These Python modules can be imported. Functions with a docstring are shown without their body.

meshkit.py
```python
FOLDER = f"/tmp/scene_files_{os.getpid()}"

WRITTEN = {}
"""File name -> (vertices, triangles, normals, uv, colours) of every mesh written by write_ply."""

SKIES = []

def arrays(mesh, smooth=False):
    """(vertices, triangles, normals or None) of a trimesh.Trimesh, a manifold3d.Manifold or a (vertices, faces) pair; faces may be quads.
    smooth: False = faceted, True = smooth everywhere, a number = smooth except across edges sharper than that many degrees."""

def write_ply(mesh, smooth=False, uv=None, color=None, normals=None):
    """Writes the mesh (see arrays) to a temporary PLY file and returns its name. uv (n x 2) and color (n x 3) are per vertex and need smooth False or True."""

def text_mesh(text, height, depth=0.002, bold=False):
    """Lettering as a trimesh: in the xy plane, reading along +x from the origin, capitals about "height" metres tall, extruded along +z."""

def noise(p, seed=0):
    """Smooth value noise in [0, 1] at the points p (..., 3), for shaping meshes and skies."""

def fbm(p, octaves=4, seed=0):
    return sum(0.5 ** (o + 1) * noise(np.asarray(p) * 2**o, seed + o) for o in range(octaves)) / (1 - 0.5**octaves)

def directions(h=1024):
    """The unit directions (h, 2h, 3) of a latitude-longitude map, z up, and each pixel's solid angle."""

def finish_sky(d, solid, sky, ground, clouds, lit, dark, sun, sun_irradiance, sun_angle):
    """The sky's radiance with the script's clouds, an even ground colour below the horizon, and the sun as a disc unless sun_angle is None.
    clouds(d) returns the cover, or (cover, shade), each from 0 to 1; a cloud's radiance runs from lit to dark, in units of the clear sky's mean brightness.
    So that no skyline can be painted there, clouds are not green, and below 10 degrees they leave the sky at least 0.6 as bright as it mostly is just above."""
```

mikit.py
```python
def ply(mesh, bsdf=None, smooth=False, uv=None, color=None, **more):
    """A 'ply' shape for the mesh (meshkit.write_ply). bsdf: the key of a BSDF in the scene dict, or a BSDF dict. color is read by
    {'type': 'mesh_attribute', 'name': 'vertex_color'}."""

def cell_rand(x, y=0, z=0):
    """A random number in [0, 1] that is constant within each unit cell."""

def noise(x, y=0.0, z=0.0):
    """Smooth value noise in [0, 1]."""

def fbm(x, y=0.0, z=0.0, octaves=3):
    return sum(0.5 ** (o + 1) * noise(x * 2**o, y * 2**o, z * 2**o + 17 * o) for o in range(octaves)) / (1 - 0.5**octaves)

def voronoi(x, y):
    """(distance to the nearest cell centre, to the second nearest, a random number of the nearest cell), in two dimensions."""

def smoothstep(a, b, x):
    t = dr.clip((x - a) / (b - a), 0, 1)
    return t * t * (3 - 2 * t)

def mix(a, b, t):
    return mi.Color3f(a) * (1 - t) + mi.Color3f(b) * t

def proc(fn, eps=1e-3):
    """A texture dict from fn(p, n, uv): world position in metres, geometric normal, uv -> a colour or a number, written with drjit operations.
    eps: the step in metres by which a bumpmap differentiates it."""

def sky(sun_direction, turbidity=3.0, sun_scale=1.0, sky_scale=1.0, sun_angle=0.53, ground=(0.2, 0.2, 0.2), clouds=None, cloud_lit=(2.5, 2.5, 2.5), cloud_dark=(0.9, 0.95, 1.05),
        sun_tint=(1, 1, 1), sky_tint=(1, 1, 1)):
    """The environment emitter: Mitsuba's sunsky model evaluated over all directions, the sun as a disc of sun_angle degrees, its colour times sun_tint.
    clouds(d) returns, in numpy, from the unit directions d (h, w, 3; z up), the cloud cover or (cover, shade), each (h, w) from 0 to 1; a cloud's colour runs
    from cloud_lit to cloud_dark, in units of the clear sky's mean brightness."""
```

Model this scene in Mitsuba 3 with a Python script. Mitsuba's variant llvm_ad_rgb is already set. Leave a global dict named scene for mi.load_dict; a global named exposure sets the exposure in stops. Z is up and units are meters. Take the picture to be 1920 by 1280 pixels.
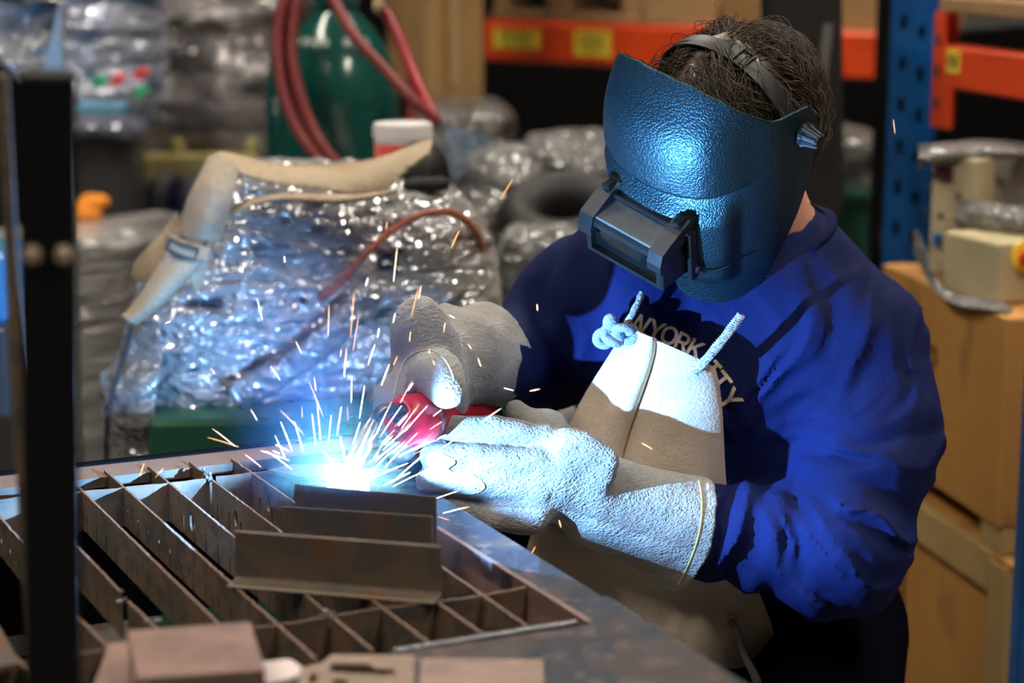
import math
import numpy as np, trimesh, shapely, manifold3d as m3
import drjit as dr, mitsuba as mi, mikit
from mikit import proc, noise, fbm, voronoi, cell_rand, smoothstep, mix
from meshkit import text_mesh, noise as vnoise, fbm as vfbm

scene, labels = {}, {}
# ------------------------------------------------------------------ camera, lights, exposure
EYE, PITCH, FOC = np.array([0.0, 0.0, 1.5]), math.radians(12), 3800.0
exposure = 0.0
_fw = np.array([0, math.cos(PITCH), -math.sin(PITCH)])
_up = np.array([0, math.sin(PITCH), math.cos(PITCH)])
T = mi.ScalarTransform4f
scene['camera'] = {'type': 'thinlens', 'fov': 2 * math.degrees(math.atan(960 / FOC)), 'fov_axis': 'x', 'near_clip': 0.05, 'far_clip': 60.0,
                   'aperture_radius': 0.013, 'focus_distance': 2.30, 'to_world': T().look_at(origin=EYE.tolist(), target=(EYE + _fw).tolist(), up=[0, 0, 1])}
ARC_I = np.array([2.2, 5.4, 11.0]) * .66     # radiant intensity of the welding arc, W/sr
LAMP_L = np.array([1.0, 0.9, 0.76]) * 36.0  # radiance of the ceiling lamps


def ray(px, py):
    return np.array([1.0, 0, 0]) * (px - 960) / FOC + _fw - _up * (py - 640) / FOC


def P(px, py, d):                    # the point d metres in front of the lens plane on the sight line through a pixel
    return EYE + ray(px, py) * d


def Zp(px, py, z):                   # the point at height z on that sight line
    r = ray(px, py)
    return EYE + r * (z - EYE[2]) / r[2]


def pix(p):
    v = np.asarray(p, float) - EYE
    d = v @ _fw
    return np.stack([960 + FOC * v[..., 0] / d, 640 - FOC * (v @ _up) / d, d], -1)


# ------------------------------------------------------------------ helpers
def nrm(v):
    v = np.asarray(v, float)
    return v / np.linalg.norm(v)


def ply_(mesh, bsdf=None, smooth=False, **more):
    return mikit.ply(mesh, 'm_' + bsdf, smooth, **more)


def add(key, mesh, bsdf, smooth=False, label=None, cat=None, group=None, kind=None, **more):
    if key in scene:
        n = 1
        while f'{key}_{n:03d}' in scene:
            n += 1
        key = f'{key}_{n:03d}'
    scene[key] = ply_(mesh, bsdf, smooth, **more)
    tag(key, label, cat, group, kind)
    return key


def tag(key, label=None, cat=None, group=None, kind=None):
    d = {k: v for k, v in (('label', label), ('category', cat), ('group', group), ('kind', kind)) if v}
    if d:
        labels[key] = {**labels.get(key, {}), **d}


_used = {}


def thing(name, label, cat, group=None):
    n = _used.get(name, 0)
    _used[name] = n + 1
    key = name if n == 0 else f'{name}_{n:03d}'
    tag(key, label, cat, group)
    return key


cat_ = trimesh.util.concatenate


def box(sx, sy, sz, bev=0.0, c=(0, 0, 0)):
    b = min(bev, 0.49 * min(sx, sy, sz))
    if b <= 0:
        m = trimesh.creation.box((sx, sy, sz))
    else:
        h = np.array([sx, sy, sz]) / 2
        pts = [(2 * np.array(s) - 1) * (h - b * (1 - np.eye(3)[k])) for s in np.ndindex(2, 2, 2) for k in range(3)]
        m = trimesh.convex.convex_hull(np.array(pts))
    m.apply_translation(c)
    return m


def frame(o, x, y, z=None):
    x = nrm(x)
    y = np.asarray(y, float)
    y = nrm(y - x * (x @ y))
    m = np.eye(4)
    m[:3, 0], m[:3, 1], m[:3, 2], m[:3, 3] = x, y, np.cross(x, y), o
    return m


def put(mesh, m):
    mesh = mesh.copy()
    mesh.apply_transform(m)
    return mesh


def rotz(o, deg):
    a = math.radians(deg)
    return frame(o, (math.cos(a), math.sin(a), 0), (-math.sin(a), math.cos(a), 0))


def bezier(pts, n):
    pts = np.asarray(pts, float)
    from scipy.interpolate import CubicSpline
    t = np.r_[0, np.cumsum(np.linalg.norm(np.diff(pts, axis=0), axis=1))]
    return CubicSpline(t / t[-1], pts)(np.linspace(0, 1, n))


def tube(pts, rad, sides=10, flat=1.0, up=None):
    p = np.asarray(pts, float)
    r = np.broadcast_to(np.asarray(rad, float), (len(p),))
    t = np.gradient(p, axis=0)
    t /= np.linalg.norm(t, axis=1, keepdims=True)
    a = np.zeros_like(t)
    ref = nrm(up) if up is not None else (np.array([0, 0, 1.0]) if abs(t[0][2]) < .9 else np.array([1.0, 0, 0]))
    for i in range(len(p)):
        v = ref - t[i] * (ref @ t[i])
        a[i] = nrm(v)
        if up is None:
            ref = a[i]
    b = np.cross(t, a)
    g = np.arange(sides) * 2 * np.pi / sides
    v = p[:, None] + r[:, None, None] * (np.cos(g)[None, :, None] * a[:, None] * flat + np.sin(g)[None, :, None] * b[:, None])
    n = len(p)
    i, j = np.meshgrid(np.arange(n - 1), np.arange(sides), indexing='ij')
    q = np.stack([i * sides + j, i * sides + (j + 1) % sides, (i + 1) * sides + (j + 1) % sides, (i + 1) * sides + j], -1).reshape(-1, 4)
    f = np.vstack([q[:, [0, 2, 1]], q[:, [0, 3, 2]]])
    v = np.vstack([v.reshape(-1, 3), p[:1], p[-1:]])
    k = np.arange(sides)
    f = np.vstack([f, np.stack([np.full(sides, n * sides), k, (k + 1) % sides], 1), np.stack([np.full(sides, n * sides + 1), (n - 1) * sides + (k + 1) % sides, (n - 1) * sides + k], 1)])
    m = trimesh.Trimesh(v, f, process=False)
    if m.volume < 0:
        m.invert()
    return m


def lathe(prof, n=48, m=None):
    me = trimesh.creation.revolve(np.array(prof, float), sections=n)
    return put(me, m) if m is not None else me


def grid_faces(nu, nv):
    i, j = np.meshgrid(np.arange(nu - 1), np.arange(nv - 1), indexing='ij')
    a = i * nv + j
    q = np.stack([a, a + 1, a + nv + 1, a + nv], -1).reshape(-1, 4)
    return np.vstack([q[:, [0, 1, 2]], q[:, [0, 2, 3]]])


def solid_sheet(S, th):
    """The point grid S (nu, nv, 3) as a sheet of thickness th (away from its normal side), closed at its rim."""
    nu, nv = S.shape[:2]
    du, dv = np.gradient(S, axis=0), np.gradient(S, axis=1)
    n = np.cross(du, dv)
    n /= np.linalg.norm(n, axis=2, keepdims=True) + 1e-12
    B = S - n * (th if np.isscalar(th) else np.asarray(th)[..., None])
    f = grid_faces(nu, nv)
    N = nu * nv
    rim = np.r_[np.arange(nv), np.arange(2, nu) * nv - 1 if nu > 2 else [], np.arange(N - 1, N - nv - 1, -1), np.arange(nu - 2, 0, -1) * nv].astype(int)
    k = np.roll(rim, -1)
    side = np.vstack([np.stack([rim, k, k + N], 1), np.stack([rim, k + N, rim + N], 1)])
    m = trimesh.Trimesh(np.vstack([S.reshape(-1, 3), B.reshape(-1, 3)]), np.vstack([f, f[:, ::-1] + N, side[:, ::-1]]), process=False)
    return m


def patch(ctrl, nu, nv, s=0):
    """A smooth surface through a control grid of points."""
    from scipy.interpolate import RectBivariateSpline
    c = np.asarray(ctrl, float)
    u, v = np.linspace(0, 1, c.shape[0]), np.linspace(0, 1, c.shape[1])
    ku, kv = min(3, c.shape[0] - 1), min(3, c.shape[1] - 1)
    a, b = np.linspace(0, 1, nu), np.linspace(0, 1, nv)
    return np.stack([RectBivariateSpline(u, v, c[..., k], kx=ku, ky=kv)(a, b) for k in range(3)], -1)


class Field:
    """A distance field on a grid: smooth unions of tapered capsules and ellipsoids, meshed by surface nets."""

    def __init__(self, lo, hi, h):
        self.h, self.lo = h, np.asarray(lo, float)
        self.n = np.ceil((np.asarray(hi) - lo) / h).astype(int) + 1
        self.ax = [self.lo[k] + h * np.arange(self.n[k]) for k in range(3)]
        self.D = np.full(self.n, 0.2, np.float32)

    def _win(self, lo, hi):
        a = np.clip(np.floor((lo - self.lo) / self.h).astype(int), 0, self.n)
        b = np.clip(np.ceil((hi - self.lo) / self.h).astype(int) + 1, 0, self.n)
        s = tuple(slice(i, j) for i, j in zip(a, b))
        return s, [x[t].astype(np.float32).reshape([-1 if k == i else 1 for i in range(3)]) for k, (x, t) in enumerate(zip(self.ax, s))]

    def _mix(self, s, d, k, cut):
        o = self.D[s]
        if cut:
            hh = np.clip(.5 - .5 * (o + d) / k, 0, 1)
            self.D[s] = o * (1 - hh) - d * hh + k * hh * (1 - hh)
        else:
            hh = np.clip(.5 + .5 * (o - d) / k, 0, 1)
            self.D[s] = o * (1 - hh) + d * hh - k * hh * (1 - hh)

    def cap(self, a, b, ra, rb, k=0.02, cut=False):
        a, b = np.asarray(a, float), np.asarray(b, float)
        m = max(ra, rb) + k + .03
        s, (X, Y, Z) = self._win(np.minimum(a, b) - m, np.maximum(a, b) + m)
        ab = b - a
        t = np.clip(((X - a[0]) * ab[0] + (Y - a[1]) * ab[1] + (Z - a[2]) * ab[2]) / (ab @ ab + 1e-12), 0, 1)
        d = np.sqrt((X - a[0] - t * ab[0])**2 + (Y - a[1] - t * ab[1])**2 + (Z - a[2] - t * ab[2])**2) - (ra + (rb - ra) * t)
        self._mix(s, d, k, cut)

    def chain(self, pts, rs, k=0.02):
        for i in range(len(pts) - 1):
            self.cap(pts[i], pts[i + 1], rs[i], rs[i + 1], k)

    def ell(self, c, R, rad, k=0.02, cut=False):
        """R: rows are the axes."""
        c, R, rad = np.asarray(c, float), np.asarray(R, float), np.asarray(rad, float)
        m = max(rad) + k + .03
        s, (X, Y, Z) = self._win(c - m, c + m)
        q = [((X - c[0]) * r[0] + (Y - c[1]) * r[1] + (Z - c[2]) * r[2]) / w for r, w in zip(R, rad)]
        k0 = np.sqrt(q[0]**2 + q[1]**2 + q[2]**2)
        k1 = np.sqrt((q[0] / rad[0])**2 + (q[1] / rad[1])**2 + (q[2] / rad[2])**2) + 1e-9
        self._mix(s, k0 * (k0 - 1) / k1, k, cut)

    def half(self, o, n, k=0.004):
        """Cuts away the side that n points to."""
        n = nrm(n)
        X, Y, Z = [x.astype(np.float32).reshape([-1 if k == i else 1 for i in range(3)]) for k, x in enumerate(self.ax)]
        d = (X - o[0]) * n[0] + (Y - o[1]) * n[1] + (Z - o[2]) * n[2]
        self.D = np.maximum(self.D, d.astype(np.float32))

    def displace(self, fn, band=0.03):
        idx = np.nonzero(np.abs(self.D) < band)
        p = np.stack([self.ax[k][idx[k]] for k in range(3)], -1)
        self.D[idx] -= fn(p).astype(np.float32)

    def mesh(self):
        D, n = self.D, self.n
        s = D < 0
        c = n - 1
        cnt = np.zeros(c, np.int8)
        for a in np.ndindex(2, 2, 2):
            cnt += s[a[0]:a[0] + c[0], a[1]:a[1] + c[1], a[2]:a[2] + c[2]]
        cell = np.argwhere((cnt > 0) & (cnt < 8))
        idx = np.full(c, -1)
        idx[tuple(cell.T)] = np.arange(len(cell))
        acc, w = np.zeros((len(cell), 3)), np.zeros(len(cell))
        for k in range(3):
            e = np.eye(3, dtype=int)[k]
            o1, o2 = [np.eye(3, dtype=int)[j] for j in range(3) if j != k]
            for u in (0, 1):
                for v in (0, 1):
                    p = cell + u * o1 + v * o2
                    q = p + e
                    da, db = D[tuple(p.T)], D[tuple(q.T)]
                    x = (da < 0) != (db < 0)
                    t = np.where(x, da / np.where(x, da - db, 1), 0)
                    pos = p + t[:, None] * e
                    acc += pos * x[:, None]
                    w += x
        V = self.lo + self.h * acc / w[:, None]
        F = []
        for k in range(3):
            o1, o2 = [np.eye(3, dtype=int)[(k + j) % 3] for j in (1, 2)]
            e = np.eye(3, dtype=int)[k]
            a = D[tuple(slice(0, n[i] - e[i]) for i in range(3))] < 0
            b = D[tuple(slice(e[i], None) for i in range(3))] < 0
            ed = np.argwhere(a != b)
            ok = np.all((ed - o1 - o2 * 0 >= 0) & (ed - o2 >= 0) & (ed < c + e * 0), 1) & np.all(ed < c, 1)
            ed = ed[ok]
            i0, i1, i2, i3 = [idx[tuple((ed - u * o1 - v * o2).T)] for u, v in ((0, 0), (1, 0), (1, 1), (0, 1))]
            fl = a[tuple(ed.T)]
            q = np.where(fl[:, None], np.stack([i0, i1, i2, i3], 1), np.stack([i0, i3, i2, i1], 1))
            q = q[(q >= 0).all(1)]
            F += [q[:, [0, 1, 2]], q[:, [0, 2, 3]]]
        m = trimesh.Trimesh(V, np.vstack(F), process=False)
        if m.volume < 0:
            m.invert()
        return m


def taubin(m, it=8):
    from scipy.sparse import coo_matrix, diags
    e = m.edges_unique
    n = len(m.vertices)
    A = coo_matrix((np.ones(2 * len(e)), (np.r_[e[:, 0], e[:, 1]], np.r_[e[:, 1], e[:, 0]])), (n, n)).tocsr()
    A = diags(1 / np.maximum(np.asarray(A.sum(1)).ravel(), 1)) @ A
    v = np.array(m.vertices)
    for k in range(2 * it):
        v = v + (.5 if k % 2 == 0 else -.52) * (A @ v - v)
    m.vertices = v
    return m


# ------------------------------------------------------------------ materials
def rgb(*c):
    return {'type': 'rgb', 'value': [float(x) for x in c]}


def mat(name, base, rough=.5, metal=0.0, spec=.5, bump=None, bscale=1.0, two=True, **kw):
    d = {'type': 'principled', 'base_color': base if isinstance(base, dict) else (proc(base) if callable(base) else rgb(*base)),
         'roughness': proc(rough) if callable(rough) else float(rough), 'metallic': float(metal), 'specular': float(spec), **kw}
    if bump is not None:
        d = {'type': 'bumpmap', 'tex': proc(bump, eps=3e-4), 'scale': bscale, 'bsdf': d}
    scene['m_' + name] = {'type': 'twosided', 'b': d} if two else d
    return name


def mottled(a, b, f=20.0, lo=.3, hi=.7, f2=None, z=1.0):
    def fn(p, n, uv):
        t = fbm(p.x * f, p.y * f, p.z * f * z, 4)
        return mix(a, b, smoothstep(lo, hi, t))
    return fn


def steel_fn(p, n, uv):
    t = smoothstep(.35, .7, fbm(p.x * 18, p.y * 18, p.z * 18, 4))
    s = smoothstep(.5, .72, fbm(p.x * 60 + 9, p.y * 60, p.z * 60, 3))
    c = mix((.105, .083, .060), (.165, .105, .066), t)
    c = mix(c, (.050, .050, .052), s * .6)
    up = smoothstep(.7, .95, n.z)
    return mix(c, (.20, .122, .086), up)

mat('steel', steel_fn, rough=lambda p, n, uv: .38 + .25 * fbm(p.x * 40, p.y * 40, p.z * 40, 3), metal=.25, spec=.5)
mat('frame_steel', lambda p, n, uv: mix(mix((.020, .021, .027), (.05, .035, .028), smoothstep(.42, .68, fbm(p.x * 26, p.y * 26, p.z * 30, 4))), (.14, .09, .07), smoothstep(.6, .75, fbm(p.x * 70, p.y * 70, 3, 3)) * .5),
    rough=lambda p, n, uv: .36 + .3 * fbm(p.x * 50, p.y * 50, p.z * 50, 3), metal=.1, spec=.35, bump=lambda p, n, uv: fbm(p.x * 160, p.y * 160, p.z * 160, 3), bscale=.0012)
mat('mill_steel', lambda p, n, uv: mix(mix((.135, .102, .073), (.098, .088, .076), smoothstep(.4, .6, fbm(p.x * 30, p.y * 30, p.z * 30, 4))), (.16, .075, .04), smoothstep(.62, .8, fbm(p.x * 22 + 5, p.y * 22, p.z * 22, 3)) * .7), rough=.42, metal=.3)
mat('pink_steel', lambda p, n, uv: mix((.30, .195, .15), (.22, .145, .115), smoothstep(.3, .75, fbm(p.x * 30, p.y * 30, p.z * 30, 4))), rough=.5, metal=.2)
mat('rust_block', lambda p, n, uv: mix((.25, .155, .125), (.16, .10, .085), smoothstep(.35, .75, fbm(p.x * 28, p.y * 28, p.z * 28, 4))), rough=.5, metal=.1)
mat('weld_bead', (.42, .43, .45), rough=.22, metal=.8)
mat('black_paint', (.004, .004, .005), rough=.5, spec=.2)
mat('black_rubber', (.012, .012, .013), rough=.6)
mat('void_shade', (.004, .004, .004), rough=1.0, spec=0.0)  # flat black that stands in for the shade below the slats
mat('dark_metal', (.06, .06, .062), rough=.4, metal=.4)
mat('concrete', lambda p, n, uv: mix((.16, .155, .15), (.24, .235, .225), fbm(p.x * 4, p.y * 4, 0, 5)), rough=.35)
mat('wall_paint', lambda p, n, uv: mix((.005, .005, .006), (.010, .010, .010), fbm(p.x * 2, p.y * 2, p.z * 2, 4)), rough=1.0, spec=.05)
mat('white_tag', (.62, .52, .50), rough=.6)

# ------------------------------------------------------------------ room
RX, RY0, RY1, RZ = 5.0, -3.2, 8.2, 4.6


def shell(key, sx, sy, sz, c, m):
    add(key, box(sx, sy, sz, c=c), m, kind='structure')


shell('floor', 2 * RX + .4, RY1 - RY0 + .4, .1, (0, (RY0 + RY1) / 2, -.05), 'concrete')
shell('ceiling', 2 * RX + .4, RY1 - RY0 + .4, .1, (0, (RY0 + RY1) / 2, RZ + .05), 'wall_paint')
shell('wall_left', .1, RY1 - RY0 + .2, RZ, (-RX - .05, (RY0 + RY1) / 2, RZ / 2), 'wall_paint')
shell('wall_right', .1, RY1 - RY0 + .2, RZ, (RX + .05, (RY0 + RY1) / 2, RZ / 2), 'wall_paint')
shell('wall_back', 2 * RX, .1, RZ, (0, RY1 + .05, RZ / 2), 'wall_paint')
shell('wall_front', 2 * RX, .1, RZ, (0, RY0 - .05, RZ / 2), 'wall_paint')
mat('lamp_housing', (.5, .5, .5), rough=.4)
for lx, ly, k, lb in ((-1.9, .3, 1.4, 'long ceiling lamp hanging to the left, nearest the camera'), (1.5, .5, 1.35, 'long ceiling lamp hanging to the right, nearest the camera'), (-1.9, 3.2, 1.1, 'long ceiling lamp hanging over the wrapped lathe at the left'),
                      (1.5, 3.4, 1.5, 'long ceiling lamp hanging over the wooden crates at the right'), (-.2, 5.6, .9, 'long ceiling lamp hanging at the back over the rack')):
    t = thing('ceiling_lamp', lb, 'lamp', 'ceiling lamps over the workshop')
    add(t + '__housing', box(.42, 1.5, .08, .01, (lx, ly, 4.0)), 'lamp_housing')
    add(t + '__diffuser', box(.34, 1.4, .03, .005, (lx, ly, 3.945)), 'lamp_housing', emitter={'type': 'area', 'radiance': rgb(*(LAMP_L * k)), 'sampling_weight': 1.0})
    add(t + '__rod', cat_([trimesh.creation.cylinder(.006, .6, sections=8).apply_translation((lx, ly + s, 4.3)) for s in (-.6, .6)]), 'lamp_housing')

# ------------------------------------------------------------------ welding table
TZ = .86
tab = thing('welding_table', 'steel cutting table with a grid of upright slats in a heavy rusty frame', 'workbench')
SLAT_T, SLAT_H = .0026, .046


def slat(a, b, hgt=SLAT_H, notches=True, holes=(), z=TZ):
    """An upright strip on its narrow edge from a to b (plan points), with the slots cut up from its lower edge."""
    a, b = np.asarray(a)[:2], np.asarray(b)[:2]
    L = np.linalg.norm(b - a)
    pts = [(0, 0), (0, -hgt)]
    if notches:
        x = .016
        while x < L - .01:
            pts += [(x - .002, -hgt), (x - .002, -hgt * .52), (x + .002, -hgt * .52), (x + .002, -hgt)]
            x += .040
    pts += [(L, -hgt), (L, 0)]
    n = max(3, int(L / .006))
    xs = np.linspace(L, 0, n)[1:-1]
    r = np.random.default_rng(int(L * 1e5))
    pts += [(x, -abs(r.normal(0, .0005))) for x in xs]
    poly = shapely.Polygon(pts)
    for hx, hz, hr in holes:
        poly = poly.difference(shapely.affinity.scale(shapely.Point(hx, -hz).buffer(hr, 10), .8, 1.25))
    m = trimesh.creation.extrude_polygon(poly, SLAT_T, engine='earcut')
    d = (b - a) / L
    return put(m, frame((a[0], a[1], z), (d[0], d[1], 0), (0, 0, 1)))


def line(p, q, s=0.0, e=0.0):
    A, B = Zp(*p, TZ), Zp(*q, TZ)
    d = nrm(B - A)
    return A - d * s, B + d * e


long_slats = [((150, 912), (413, 1168), .02, .10, ()), ((199, 880), (596, 1234), .0, .0, ()), ((280, 872), (702, 1217), 0, 0, ((.165, .025, .0075),)),
              ((402, 899), (807, 1203), 0, 0, ((.078, .025, .0075), )), ((437, 858), (909, 1187), 0, 0, ((.125, .024, .0075),)),
              ((560, 872), (994, 1174), 0, 0, ()), ((358, 864), (384, 884), 0, 0, ()), ((120, 993), (229, 1108), .0, 0, ()), ((243, 1126), (297, 1176), 0, .03, ()),
              ((60, 1063), (217, 1224), 0, 0, ()), ((-60, 895), (52, 1024), 0, 0, ((.085, .028, .009),)), ((-60, 1120), (60, 1262), 0, .05, ())]
for a, b, s, e, holes in long_slats:
    A, B = line(a, b, s, e)
    add(tab + '__slat', slat(A, B, holes=holes), 'steel')
for a, b in (((-60, 944), (31, 931)), ((31, 931), (160, 919)), ((160, 919), (240, 911)), ((240, 911), (322, 903)), ((322, 903), (396, 893.5)), ((404, 892), (477, 884)), ((477, 884), (560, 876)),
             ((400, 1183), (530, 1168)), ((530, 1168), (621, 1152.5)), ((621, 1152.5), (715, 1138)), ((715, 1138), (824, 1125)), ((824, 1125), (902, 1114)), ((902, 1114), (985, 1099)), ((-60, 1255), (154, 1222)), ((154, 1222), (212, 1213))):
    A, B = line(a, b)
    add(tab + '__cross_slat', slat(A, B, notches=False), 'steel')


def plate(corners, z, th, bev=.0015):
    """A flat plate with the plan corners given, top at z."""
    poly = shapely.Polygon([c[:2] for c in corners])
    m = trimesh.creation.extrude_polygon(poly.buffer(-bev).buffer(bev, quad_segs=3), th, engine='earcut')
    m.apply_translation((0, 0, z - th))
    return m


def block_(a, b, dep, z0, z1):
    d = nrm(np.r_[b - a, 0])
    n = np.cross([0, 0, 1], d)
    c = (a + b) / 2 - n[:2] * dep / 2
    return put(box(np.linalg.norm(b - a), dep, z1 - z0, .0008), frame((*c, (z0 + z1) / 2), d, n))


def P2(*px):
    return [Zp(x, y, TZ)[:2] for x, y in px]


# frame: right rail, near plate, far rail, left rail, each with a lip
Ri, Ro = P2((822, 996), (1102, 1170)), P2((842, 936), (1390, 1283))
dA = nrm(Ri[1] - Ri[0])
dB = nrm(P2((900, 1202))[0] - P2((760, 1224))[0])
far_in, far_out = P2((160, 892), (430, 862)), P2((146, 870), (420, 842))
dF = nrm(far_in[1] - far_in[0])
C_fr = far_in[0] + dF * .62
add(tab + '__rail', plate([Ri[0] - dA * .16, Ri[1] + dA * .02, Ro[1], Ro[0] - dA * .16], TZ + .001, .02, .002), 'frame_steel')
add(tab + '__rail', plate([far_in[0] - dF * .5, far_in[0] + dF * .40, far_out[0] + dF * .40, far_out[0] - dF * .5], TZ - .004, .012, .001), 'steel')
lip_in = far_out[0] - dF * .5
perp = np.array([-dF[1], dF[0]])
add(tab + '__lip', plate([far_out[0] - dF * .5, far_out[0] + dF * .62, far_out[0] + dF * .62 + perp * .012, far_out[0] - dF * .5 + perp * .012], TZ - .001, .20, .001), 'void_shade')  # lip run deep in the same shade black to close the void
lr = np.array([dA[1], -dA[0]])
if lr @ (Ro[0] - Ri[0]) > 0:
    lr = -lr
add(tab + '__lip', plate([Ri[0] - dA * .16, Ri[1], Ri[1] - lr * .005, Ri[0] - dA * .16 - lr * .005], TZ + .0025, .19, .001), 'rust_block')
n0, n1 = P2((735, 1228), (1102, 1170))
add(tab + '__rail', plate([n1 + dA * .012, n0 - dB * .205, n0 - dB * .205 + dA * .20, Ro[0] + (Ro[1] - Ro[0]) * 1.35, Ro[0] + (Ro[1] - Ro[0]) * .60], TZ + .004, .02, .002), 'frame_steel')
# the welded seam along the near rail
wb = [n0 + (n1 - n0) * t for t in np.linspace(.02, .93, 60)]
wr = np.random.default_rng(5)
add(tab + '__weld_seam', cat_([trimesh.creation.icosphere(1, 1).apply_transform(np.diag([.0036, .0036, .0028, 1])).apply_translation((*(w + wr.normal(0, .0004, 2)), TZ + .0035)) for w in wb]), 'weld_bead', smooth=True)
bl = [Zp(*q, TZ + .002) for q in ((392, 893), (386, 884), (232, 1120), (286, 1165), (620, 1151), (613, 1145))]
for q in bl:
    ms = [trimesh.creation.icosphere(2, .0024 * s).apply_translation(q + wr.normal(0, .0025, 3) * [1, 1, 1.6] - [0, 0, .004]) for s in wr.uniform(.6, 1.2, 7)]
    add(tab + '__weld_blob', cat_(ms), 'weld_bead', smooth=True)
# added black sheet that paints in the shade of the void under the slats
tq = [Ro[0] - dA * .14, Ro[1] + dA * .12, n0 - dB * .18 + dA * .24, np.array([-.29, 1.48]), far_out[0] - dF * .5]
add(tab + '__shade_sheet', plate(tq, .665, .004, .001), 'void_shade')
# legs and lower frame
cr = [Ro[0] - dA * .12 + dB * -.03, Ro[1] - dB * .03, n0 - dB * .5 + dA * .1, far_in[0] - dF * .42]
for c in cr:
    add(tab + '__leg', box(.06, .06, .82, .004, (c[0], c[1], .41)), 'black_paint')

mat('tan_bolt', (.42, .33, .24), rough=.4, metal=.3)
# ------------------------------------------------------------------ steel post at the left edge
pm = np.eye(4)
pt = P(76, 140, 1.42)
post = thing('steel_post', 'black square steel post standing upright at the left edge, out of focus', 'post')
pr = rotz((pt[0] + .004, pt[1], 0), 12)
lean = trimesh.transformations.rotation_matrix(math.radians(2.0), (0, 1, 0), (pt[0], pt[1], pt[2]))
pr = lean @ pr
add(post + '__tube', put(box(.040, .046, pt[2], .004, (0, 0, pt[2] / 2)), pr), 'black_paint')
add(post + '__cap', put(box(.043, .049, .006, .002, (0, 0, pt[2])), pr), 'black_rubber')
add(post + '__base_plate', put(box(.12, .12, .008, .002, (0, 0, .004)), pr), 'black_paint')
for sx in (-.011, .011):
    add(post + '__bolt', put(lathe([(0, 0), (.0062, 0), (.0062, .004), (.004, .006), (0, .006)], 12, None), pr @ frame((sx, -.023, pix_z := (P(80, 478, 1.42)[2])), (1, 0, 0), (0, 0, 1))), 'tan_bolt', label='rusty bolt head')


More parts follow.
